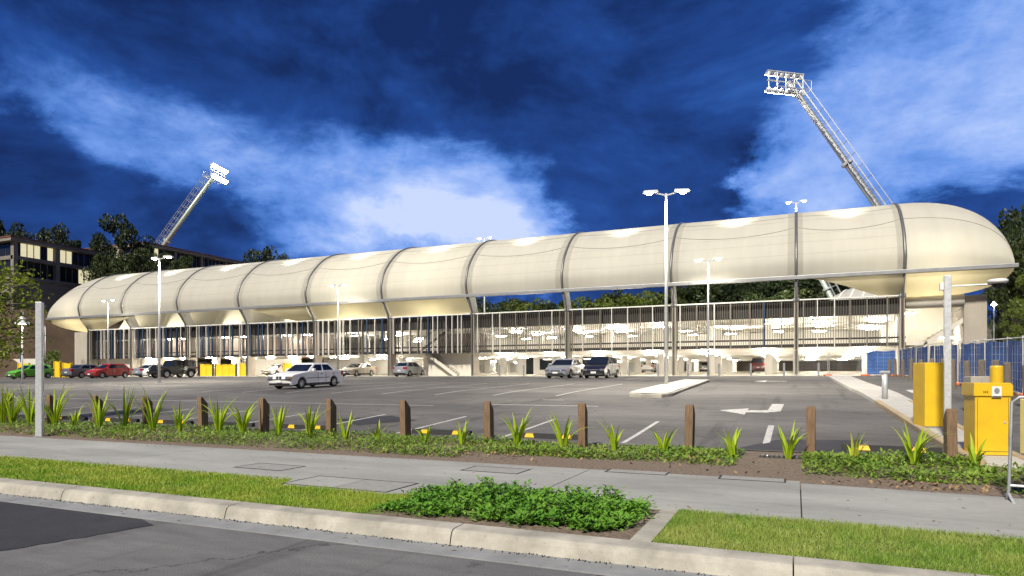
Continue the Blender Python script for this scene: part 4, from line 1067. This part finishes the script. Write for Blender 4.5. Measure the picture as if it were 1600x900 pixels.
# yellow hoarding panels at the western bays
def hoarding(x, y, w, h, label, group='yellow hoarding panels'):
    t = thing('yellow_barrier', label, 'barrier', (x, y, 1.72 if y > 57 else zs(y)), 0, group)
    n = max(2, int(w/.5))
    for k in range(n):
        MB().box(-w/2+k*w/n+.012, -w/2+(k+1)*w/n-.012, -.05-.03*(k % 2), .05, .05, h-.06*(k % 2)).obj('panel', 'yellow_worn', t)
    for xx in (-w/2, w/2): MB().box(xx-.05, xx+.05, -.12, .12, 0, h+.06).obj('post', 'slat_dark' if w > 2 else 'yellow_worn', t)
hoarding(-65.3, 61.2, 3.4, 1.55, 'yellow panel barrier in the open bay beyond the black four wheel drive')
hoarding(-68.6, 61.2, 2.2, 1.6, 'short yellow panel barrier next to the black four wheel drive tail')
hoarding(-61.9, 61.2, 2.0, 1.6, 'yellow panel barrier against the column left of the red car')
hoarding(-56.6, 62.4, 1.1, 1.6, 'narrow yellow barrier beside the white sedan inside the building')
hoarding(-79.0, 50.5, 1.4, 1.7, 'yellow cabinet just behind the tail of the green hatchback', None)
hoarding(-80.8, 50.5, 1.0, 1.9, 'slim yellow cabinet between the shrub and the green hatchback', None)
hoarding(-85.5, 49.5, 2.0, 1.7, 'yellow cabinet beyond the nose of the green hatchback', None)
t = thing('wall_sign', 'long yellow strip sign on the low wall behind the silver car', 'sign', (-74.6, 61.25, 3.5))
MB().box(-1.6,1.6,-.05,.03,0,.38).obj('board','yellow_worn',t); MB().box(-1.4,1.4,-.058,-.052,.13,.25).obj('print','black_print',t)
tag(MB().box(-120,-92.3,57,57.4,1.5,4.2).obj('retaining_wall','pale_concrete'), 'low pale retaining wall at the foot of the bare hillside', 'wall')

# ================================================================== LEFT HILLSIDE AND BUILDINGS
def hill(u, v):
    x = -240+150*u; y = 48+200*v*v**.3
    k = max(0, min(1, (-92-x)/22)); s_ = k*k*(3-2*k); m_ = max(0, min(1, (y-50)/12)); s_ *= m_*m_*(3-2*m_)
    return (x, y, 1.5+12.0*s_+2.5*v*s_+.35*math.sin(x*.9)*math.cos(y*.8)*s_)
struct(MB().grid(hill, 60, 60).obj('hillside', 'hill_dirt', smooth=True))
def hill2(u, v):
    x = -260+420*u; y = 175+260*v; return (x, y, 1.4+16*v*v*(1+.4*math.sin(u*7))+6*max(0,u-.55)*v*8)
struct(MB().grid(hill2, 30, 12).obj('far_hill', 'ground_dirt', smooth=True))
def hill3(u, v):
    x = 14+60*u; y = 44+60*v; k = min(1, u*2.2); return (x, y, 1.5+7*k*k*(3-2*k)*(.3+.7*v)+.25*math.sin(x*1.7+y))
struct(MB().grid(hill3, 20, 16).obj('grass_bank', 'ground_dirt', smooth=True))

def hill_building(label, x, y0, y1, z0, floors, roofz, lit, blank):
    t = thing('hillside_building', label, 'building', (x, (y0+y1)/2, z0))
    L = y1-y0; D = 16
    MB().box(-D, -.5, -L/2, L/2, -6, roofz-z0-.4).obj('core', 'hill_concrete', t)
    if blank: MB().box(-D-.1, 0, -L/2-.1, L/2+.1, -3, blank).obj('blank_wall', 'hill_concrete', t)
    H = (roofz-z0-blank)/floors
    for f in range(floors):
        zb = blank+f*H
        MB().box(-D-.3, .25, -L/2-.3, L/2+.3, zb-.02 if f else zb+.01, zb+.55).obj('spandrel', 'hill_concrete', t)
        n = max(3, int(L/.95))
        for k in range(n):
            a = -L/2+L*k/n
            on = (f, k) in lit
            w = MB().box(-.6, -.25, a+.06, a+L/n-.06, zb+.62, zb+H-.12).obj('window', 'window_lit' if on else 'dark_glass', t)
            MB().box(-.3, -.18, a-.05, a+.05, zb+.56, zb+H-.03).obj('mullion', 'hill_concrete', w)
        n2 = 8
        for k in range(n2):
            a = -D+D*k/n2
            MB().box(a+.06, a+D/n2-.06, -L/2-.05, -L/2+.1, zb+.62, zb+H-.12).obj('window', 'window_lit' if (f+k) % 5 == 0 and lit else 'dark_glass', t)
    for q in range(int(L/6.2)+2):
        a = min(L/2, -L/2+q*6.2); MB().box(-.3, .45, a-.3, a+.3, blank, roofz-z0).obj('column', 'hill_concrete', t)
    rf = MB().box(-D-1, 1.0, -L/2-1, L/2+.6, roofz-z0-.38, roofz-z0+.1).obj('roof', 'hill_concrete', t)
    MB().box(-D-1.1, 1.1, -L/2-1.1, L/2+.7, roofz-z0+.103, roofz-z0+.3).obj('roof_edge', 'roof_red', rf)
    return t
hill_building('dark concrete office building with two window rows on the bare hillside', -109, 61.7, 75.5, 13.0, 2, 22.6, {(1,1),(1,2),(1,3),(1,5),(1,6),(1,7),(1,8),(0,6),(0,10),(0,11),(0,12)}, 3.6)
hill_building('long low hilltop building with a red edged roof behind the large trees', -112, 86, 116, 17.5, 2, 26.6, {(1,2)}, 1.0)
MB  # plant room on the roof
tag(MB().box(-93, -85.6, 80, 84, 1.6, 18.6).obj('plant_room', 'pale_concrete'), 'plain pale block rising just above the western end of the fabric roof', 'plant room')

# ================================================================== TREES
def leaf_cloud(b, rng, clumps, per, size, flat=.6):
    for (cx, cy, cz, cr) in clumps:
        for _ in range(per):
            while True:
                p = Vector((rng.uniform(-1,1), rng.uniform(-1,1), rng.uniform(-1,1)))
                if .1 < p.length < 1: break
            p = p.normalized()*(p.length**.45); q = Vector((cx, cy, cz))+Vector((p.x*cr, p.y*cr, p.z*cr*.72))
            a = Vector((rng.gauss(0,1), rng.gauss(0,1), rng.gauss(0,.6))).normalized(); c = a.orthogonal().normalized()
            c = Matrix.Rotation(rng.uniform(0,6.28), 3, a) @ c; s = size*rng.uniform(.6, 1.35); d = a.cross(c)
            o = len(b.v); b.v += [tuple(q-c*s), tuple(q+d*s*.45), tuple(q+c*s), tuple(q-d*s*.45)]; b.f.append((o, o+1, o+2, o+3))
def tree_meshes(seed, h, cr, lm, n=20, per=150, size=.28, trunk=.28, low=.35):
    rng = random.Random(seed); cl = []; tb_ = MB()
    tb_.tube([(0,0,0),(rng.uniform(-.2,.2),rng.uniform(-.2,.2),h*.3),(rng.uniform(-.4,.4),rng.uniform(-.4,.4),h*.62),(0,0,h*.88)], [trunk,trunk*.75,trunk*.45,trunk*.12], 7)
    for k in range(n):
        a = rng.uniform(0, 6.28); f = rng.uniform(low, .95); rad = cr*math.sqrt(max(.05, 1-((f-.62)/.42)**2))*rng.uniform(.35, .95)
        c = (rad*math.cos(a), rad*math.sin(a), h*f); cl.append((*c, cr*rng.uniform(.14, .34)))
        s = h*max(.2, f-.28); tb_.tube([(0,0,s),(c[0]*.55,c[1]*.55,s+(h*f-s)*.7),c], [trunk*.35,trunk*.2,trunk*.06], 5)
    b = MB(); leaf_cloud(b, rng, cl, per, size)
    tm = tb_.mesh('trunk'); tm.materials.append(MATS['bark']); cm = b.mesh('crown'); cm.materials.append(MATS[lm])
    return tm, cm
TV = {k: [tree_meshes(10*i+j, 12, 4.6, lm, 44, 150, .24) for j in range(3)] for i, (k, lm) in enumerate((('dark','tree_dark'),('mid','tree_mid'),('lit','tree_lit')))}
def tree(kind, j, x, y, z, s, label, group, sx=1.0, name='tree'):
    t = thing(name, label, 'tree', (x, y, z), random.random()*6.28, group); t.scale = (s*sx, s*sx, s)
    tm, cm = TV[kind][j % 3]; link(tm, 'trunk', None, t); link(cm, 'crown', None, t); return t
rt = random.Random(11)
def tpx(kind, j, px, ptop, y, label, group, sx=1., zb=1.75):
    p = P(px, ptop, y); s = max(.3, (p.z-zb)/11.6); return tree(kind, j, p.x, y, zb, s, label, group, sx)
gap_n = {}
LG = 'trees beyond the stadium seen under the roof edge'
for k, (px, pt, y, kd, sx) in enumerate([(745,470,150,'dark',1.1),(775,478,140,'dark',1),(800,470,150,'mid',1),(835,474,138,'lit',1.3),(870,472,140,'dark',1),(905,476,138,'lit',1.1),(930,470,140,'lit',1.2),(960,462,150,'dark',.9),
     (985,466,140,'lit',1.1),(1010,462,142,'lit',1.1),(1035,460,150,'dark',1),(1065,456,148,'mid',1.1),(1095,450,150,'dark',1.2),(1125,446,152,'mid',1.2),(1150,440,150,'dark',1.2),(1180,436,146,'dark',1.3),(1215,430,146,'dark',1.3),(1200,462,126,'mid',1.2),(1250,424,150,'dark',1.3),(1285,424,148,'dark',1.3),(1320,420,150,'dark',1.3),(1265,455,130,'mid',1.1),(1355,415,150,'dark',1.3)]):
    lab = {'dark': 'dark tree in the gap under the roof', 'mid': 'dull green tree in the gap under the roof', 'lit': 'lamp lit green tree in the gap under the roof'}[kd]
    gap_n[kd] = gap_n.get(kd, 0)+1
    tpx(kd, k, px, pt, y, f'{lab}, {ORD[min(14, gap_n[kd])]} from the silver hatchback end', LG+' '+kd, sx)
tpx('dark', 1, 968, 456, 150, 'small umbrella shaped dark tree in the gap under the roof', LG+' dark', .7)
HG = 'dark trees on the hillside'
for k, (px, pt, y, kd, sx, lab) in enumerate([(190,344,80,'dark',.56,'large dark tree standing between the two hillside buildings'),(215,392,72,'mid',.6,'lower leafy tree between the office block and the leaning floodlight tower'),(165,398,72,'mid',.5,'lower leafy tree beside the end of the office block'),
      (250,396,78,'mid',.5,'leafy tree at the foot of the leaning floodlight tower'),(285,404,78,'mid',.5,'leafy tree at the near end of the long hilltop building'),
      (18,352,105,'dark',.45,'dark tree rising above the office block roof at its outer end'),(75,358,100,'dark',.45,'dark tree rising above the middle of the office block roof'),(102,372,100,'dark',.4,'small dark tree above the office block roof'),
      (405,394,125,'dark',.6,'dark tree past the far end of the long hilltop building'),(428,402,125,'dark',.5,'small dark tree poking above the fabric roof')]):
    z = 12 if y > 76 else 9
    tpx(kd, k, px, pt, y, lab, HG, sx*1.15, z)
RG = 'trees on the bank beside the stair end'
for k, (px, pt, y, kd, sx, lab) in enumerate([(1612,322,74,'dark',.6,'tall dark gum tree on the bank past the rounded roof end'),(1610,366,66,'mid',.55,'mid green tree on the bank beside the rounded roof end'),(1625,400,58,'lit',.6,'bright green tree on the bank at the stairs past the roof end'),(1569,440,76,'mid',.6,'leafy tree just behind the concrete end wall'),(1640,330,80,'dark',1.,'dark tree at the top of the bank'),(1592,500,52,'lit',.7,'small bright shrub like tree on the bank behind the blue fence')]):
    tpx(kd, k+1, px, pt, y, lab, RG, sx, 2.5)
p = P(1553, 476, 70); t = thing('bank_lamp', 'small white lamp glowing on the bank past the concrete end wall', 'lamp', (p.x, 70, 2.0)); MB().tube([(0,0,0),(0,0,p.z-2.0)],.05,6).obj('pole','galv',t); MB().lathe([(0,p.z-2.1),(.22,p.z-2.0),(0,p.z-1.75)],10).obj('globe','flood_emit',t)
# stairs and rail up the bank
t = thing('bank_stair', 'outdoor stair with pale handrails climbing the bank past the concrete end wall', 'stair', (15.2, 56, 1.75))
for k in range(12): MB().box(k*.35, k*.35+.36, -1, 1, 0, .2*(k+1)).obj('tread', 'pale_concrete', t)
for s in (-1, 1):
    MB().bar((0,s,1.2),(4.2,s,3.6),.06).obj('handrail','galv',t)
    for k in range(7): MB().bar((k*.7,s,.2+k*.4),(k*.7,s,1.2+k*.4),.04).obj('baluster','galv',t)
# shrub by the green car
p = P(83, 548, 53); t = thing('shrub', 'bushy yellow green shrub between the green hatchback and the concrete pier', 'shrub', (p.x, 53, zs(53)))
b = MB(); leaf_cloud(b, random.Random(5), [(rt.uniform(-1,1), rt.uniform(-.7,.7), rt.uniform(1.2,2.9), .8) for _ in range(9)], 90, .16); b.obj('foliage', 'tree_lit', t); MB().tube([(0,0,0),(0,0,2)],[.08,.04],6).obj('stem','bark',t)

# near tree leaning in at the left: trunk outside the frame, leafy twigs inside
tn = thing('street_tree', 'yellow green street tree whose leafy twigs reach in beside the galvanised post', 'tree', (-23.0, 12.1, .15))
rng = random.Random(21); tw = MB(); lf = MB()
tw.tube([(0,0,0),(.1,.0,1.4),(.0,.1,2.6),(.2,.0,4.2)], [.11,.09,.07,.03], 8)
def twig(a, b, n):
    a, b = Vector(a), Vector(b); tw.tube([a, a.lerp(b,.5)+Vector((0,0,.12)), b], [.028,.018,.006], 5)
    for k in range(n):
        f = rng.uniform(.25, 1.03); q = a.lerp(b, f)+Vector((rng.gauss(0,.17), rng.gauss(0,.17), rng.gauss(0,.16)+.1*math.sin(f*3)))
        d = Vector((rng.gauss(0,1), rng.gauss(0,1), rng.gauss(-.3,.7))).normalized(); s = d.orthogonal().normalized(); s = Matrix.Rotation(rng.uniform(0,6.28), 3, d) @ s
        l = rng.uniform(.10,.17); o = len(lf.v); nrm = d.cross(s)*.012
        lf.v += [tuple(q), tuple(q+d*l*.5+s*l*.24+nrm), tuple(q+d*l), tuple(q+d*l*.5-s*l*.24+nrm), tuple(q+d*l*.5-nrm)]; lf.f += [(o,o+1,o+4),(o+1,o+2,o+4),(o+2,o+3,o+4),(o+3,o,o+4)]
for k in range(60):
    a = rng.uniform(0, 6.28); z = rng.uniform(2.1, 4.9); rr = rng.uniform(.8, 1.9)*(1-.3*abs(z-3.4)/1.5)
    twig((0,0,z-.4), (rr*math.cos(a), rr*math.sin(a), z+rng.uniform(-.15,.25)), 46)
for e in ((2.6,.2,3.2),(2.35,.1,2.7),(2.75,-.2,4.15),(2.15,.3,3.7),(2.3,-.3,2.3),(2.0,0,4.5)): twig((.1,0,e[2]-.3), e, 44)
tw.obj('trunk','bark',tn); lf.obj('crown','tree_near',tn)

# ================================================================== PLANTS IN THE FOREGROUND
# strap leaved plants, each leaf a blade of its own
def strap_leaf(l, w, bend, fold=.25):
    b = MB(); n = 6
    for k in range(n+1):
        f = k/n; ang = bend*f*f; x = l*f*math.sin(ang*.9); z = l*f*math.cos(ang*.75); ww = w*(1-f**2.4)*(.62+.38*min(1,f*4))
        b.v += [(x-.0, -ww/2, z), (x-ww*fold, 0, z+.002), (x, ww/2, z)]
    for k in range(n):
        o = 3*k; b.f += [(o,o+1,o+4,o+3),(o+1,o+2,o+5,o+4)]
    return b
LEAF = []
for k in range(10):
    me = strap_leaf(1, .115, [.04,.12,.2,.3,.4,.5,.1,.2,.75,.25][k], .25).mesh('leaf'); me.materials.append(MATS['strap_leaf']); me.shade_smooth(); LEAF.append(me)
tipl = strap_leaf(1, .085, .3).mesh('leaf'); tipl.materials.append(MATS['strap_tip']); LEAF_DRY = tipl
plants = [(4,58),(19,58),(47,60),(86,60),(117,34),(155,55),(195,62),(239,65),(280,45),(342,57),(379,55),(435,55),(484,50),(540,42),(591,34),(664,34),(722,36),(808,56),(880,56),(960,50),(1037,46),(1145,46),(1232,62),(1334,48),(1428,66),(1523,50)]
rp_ = random.Random(4); seen = {}
for px, hp in plants:
    y = 12.25+rp_.uniform(-.12,.12); p = P(px, 590, y); Zc = -math.sin(YAW)*p.x+math.cos(YAW)*y
    h = hp*Zc/1028*1.10+.04
    after = [i for i, xx in enumerate(posts) if xx > p.x]; k = len(after)
    side = f'between {ORD[k]} and {ORD[k+1]} timber posts from the yellow cabinet' if 0 < k < 13 else ('beside the large yellow cabinet' if k == 0 else 'past the last timber post')
    c = seen[k] = seen.get(k, 0)+1
    lab = f'{"tall" if h > .72 else "short"} strappy plant {side}' if c == 1 else f'{ORD[c]} strappy plant {side}'
    t = thing('strap_leaf_plant', lab, 'plant', (p.x, y, .16), rp_.uniform(0, 6.28), 'strap leaved plants in the planting bed')
    n = rp_.randint(9, 14) if h > .75 else rp_.randint(6, 10)
    for q in range(n):
        a = rp_.uniform(0, 6.28) if q > 3 else q*1.57; sc_ = h*rp_.uniform(.62, 1.05)*(1 if q > 1 else 1.05)
        me = LEAF[rp_.randrange(10)] if rp_.random() > .05 else LEAF_DRY
        o = link(me, 'leaf', None, t, (.03*math.cos(a), .03*math.sin(a), 0), (0, R(rp_.uniform(2, 19)), a)); o.scale = (sc_, rp_.uniform(.55,.8), sc_)
# ground cover in the bed
def scatter_leaves(name, m, regions, size, seed, up=.5, label=None):
    rng = random.Random(seed); b = MB()
    for (x0, x1, y0, y1, hh, n, z0) in regions:
        for _ in range(n):
            x = rng.uniform(x0, x1); y = rng.uniform(y0, y1)
            den = .5+.5*math.sin(x*1.9+1.3*math.sin(x*.7))*math.cos(y*2.1+x*.4)
            if rng.random() > .35+.65*den: continue
            edge = min(1, (y-y0)/.35+.15, (y1-y)/.25+.3)
            z = z0+hh*(.35+.65*den)*edge*rng.random()**.7
            d = Vector((rng.gauss(0,1), rng.gauss(0,1), abs(rng.gauss(0,up)))).normalized(); s = d.cross(Vector((0,0,1)))
            s = s.normalized() if s.length > .01 else Vector((1,0,0)); l = size*rng.uniform(.6,1.4); w = s*l*.27; q = Vector((x,y,z)); nn = s.cross(d)*l*.1
            o = len(b.v); b.v += [tuple(q), tuple(q+d*l*.5+w), tuple(q+d*l-nn), tuple(q+d*l*.5-w)]; b.f += [(o,o+1,o+2),(o,o+2,o+3)]
    return stuff(b.obj(name, m), label, 'ground cover')
scatter_leaves('ground_cover', 'cover_leaf', [(-28,-18,10.45,13.5,.20,11000,.14),(-18,-8,10.42,13.4,.22,19000,.14),(-8,-5.6,10.42,13.3,.20,6000,.14),(-5.6,-.9,11.05,13.3,.16,14000,.14),(.1,2.6,10.5,13.3,.22,10500,.13),(2.4,3.4,9.9,12.4,.22,1500,.13)], .07, 1, .6, 'low leafy ground cover filling the planting bed')
scatter_leaves('dry_ground_cover', 'dry_leaf', [(-24,-12,10.3,12.2,.10,2600,.14),(-9,-4.5,10.5,12.6,.12,1500,.14),(-4.5,-1,11.1,12.6,.12,1200,.14),(.2,2.5,9.95,11,.03,900,.13),(-6,3,10.3,13,.02,1200,.14)], .075, 2, .4, 'dry brown leaf litter along the planting bed edge')
# leafy shrub bed by the kerb
b = MB(); rng = random.Random(9)
tufts = []
for _ in range(430):
    x = rng.uniform(-4.15, -1.5); y = rng.uniform(6.02, 7.5); tufts.append((x, y, (rng.uniform(.06,.16) if rng.random() < .88 else rng.uniform(.14,.26))*(1 if 6.3 < y < 7.3 else .75)*(1 if -3.9 < x < -1.8 else .7)))
stems = MB()
for (x, y, h) in tufts:
    top = Vector((x+rng.gauss(0,.08), y+rng.gauss(0,.08), .14+h)); base = Vector((x, y, .12)); stems.tube([base, top], [.006,.003], 4)
    for k in range(30):
        f = rng.uniform(.25, 1.0); a = rng.uniform(0, 6.28); q = base.lerp(top, f)+Vector((rng.gauss(0,.045), rng.gauss(0,.045), 0))
        d = Vector((math.cos(a), math.sin(a), rng.uniform(-.1,.9))).normalized(); s = d.cross(Vector((0,0,1))).normalized(); l = rng.uniform(.035,.085); nn = s.cross(d)*l*.12; w = s*l*.27
        o = len(b.v); b.v += [tuple(q), tuple(q+d*l*.45+w+nn), tuple(q+d*l), tuple(q+d*l*.45-w+nn), tuple(q+d*l*.5)]; b.f += [(o,o+1,o+4),(o+1,o+2,o+4),(o+2,o+3,o+4),(o+3,o,o+4)]
sh = thing('shrub_bed', 'low glossy leafy shrub mass in mulch beside the concrete edging strip', 'shrub', (0,0,0))
stuff(b.obj('foliage', 'bush_leaf', sh)); stuff(stems.obj('stem', 'bark', sh))
struct(MB().prism([(-4.1,5.80),(-1.37,5.80),(-1.37,7.32),(-4.2,7.30)], .10, .142).obj('mulch', 'soil'))
b = MB(); leaf_cloud(b, random.Random(2), [(-15.6+random.uniform(-1.6,1.0), 7.0+random.uniform(-.3,.25), .22+random.random()*.1, .22) for _ in range(26)], 60, .06)
o = b.obj('shrub', 'cover_leaf'); tag(o, 'small dark low shrub at the lawn edge by the footpath', 'shrub')
# lawn
def lawn(name, m, polyfn, n, seed, label):
    rng = random.Random(seed); b = MB()
    for _ in range(n):
        x, y = polyfn(rng)
        if y is None: continue
        far = max(.0, min(1, (-x-4)/14)); h = rng.uniform(.028,.062)*(1+.25*math.sin(x*3.1)*math.sin(y*4.7)); w = .0045+.006*far
        a = rng.uniform(0, 6.28); lx, ly = rng.gauss(0,.024), rng.gauss(0,.024); dx, dy = math.cos(a)*w, math.sin(a)*w
        o = len(b.v); b.v += [(x-dx,y-dy,.13),(x+dx,y+dy,.13),(x+lx,y+ly,.13+h)]; b.f.append((o,o+1,o+2))
    return stuff(b.obj(name, m), label, 'grass')
def pl(rng):
    x = -4.3-18*rng.random()**1.5; y = rng.uniform(5.80, 7.42)
    if x > -6.6 and y > 7.36-.4*min(1, (x+6.6)/.2): return x, None
    
    return x, y
def pr_(rng):
    x = -1.16+8*rng.random()**1.2; y = rng.uniform(5.80, 7.36-.02*max(0,x))
    return x, y
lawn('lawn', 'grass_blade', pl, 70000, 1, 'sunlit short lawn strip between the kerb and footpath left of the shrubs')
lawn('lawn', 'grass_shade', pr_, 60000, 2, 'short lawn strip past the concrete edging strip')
# scraps: grit and leaf litter along the gutter
b = MB(); rng = random.Random(8)
for _ in range(700):
    x = rng.uniform(-14, 3); y = 5.50-abs(rng.gauss(0,.035)); s = rng.uniform(.004,.012)
    b.add([(x-s,y,.013),(x+s*.4,y-s,.013),(x+s,y+s*.3,.013),(x,y+s,.013+s)], [(0,1,3),(1,2,3),(2,0,3)])
stuff(b.obj('gutter_grit', 'joint_dark'), 'dark grit and crumbs caught along the gutter', 'grit')

# fallen leaves and litter on the path, verge edge and road
b = MB(); rng = random.Random(12)
for _ in range(260):
    x = rng.uniform(-16, 4); y = rng.choice((rng.uniform(9.6, 10.1), rng.uniform(7.4, 10), rng.uniform(7.35, 7.6), rng.uniform(5.2, 5.5))); z = .153 if y > 7 else .014
    a = rng.uniform(0, 6.28); l = rng.uniform(.012, .035); c, d = math.cos(a)*l, math.sin(a)*l
    b.add([(x-c, y-d, z), (x+d*.35, y-c*.35, z+.006), (x+c, y+d, z+.002), (x-d*.35, y+c*.35, z+.004)], [(0,1,2,3)])
stuff(b.obj('fallen_leaf_litter', 'dry_leaf'), 'tiny dry leaves scattered over the footpath and gutter', 'leaf litter')
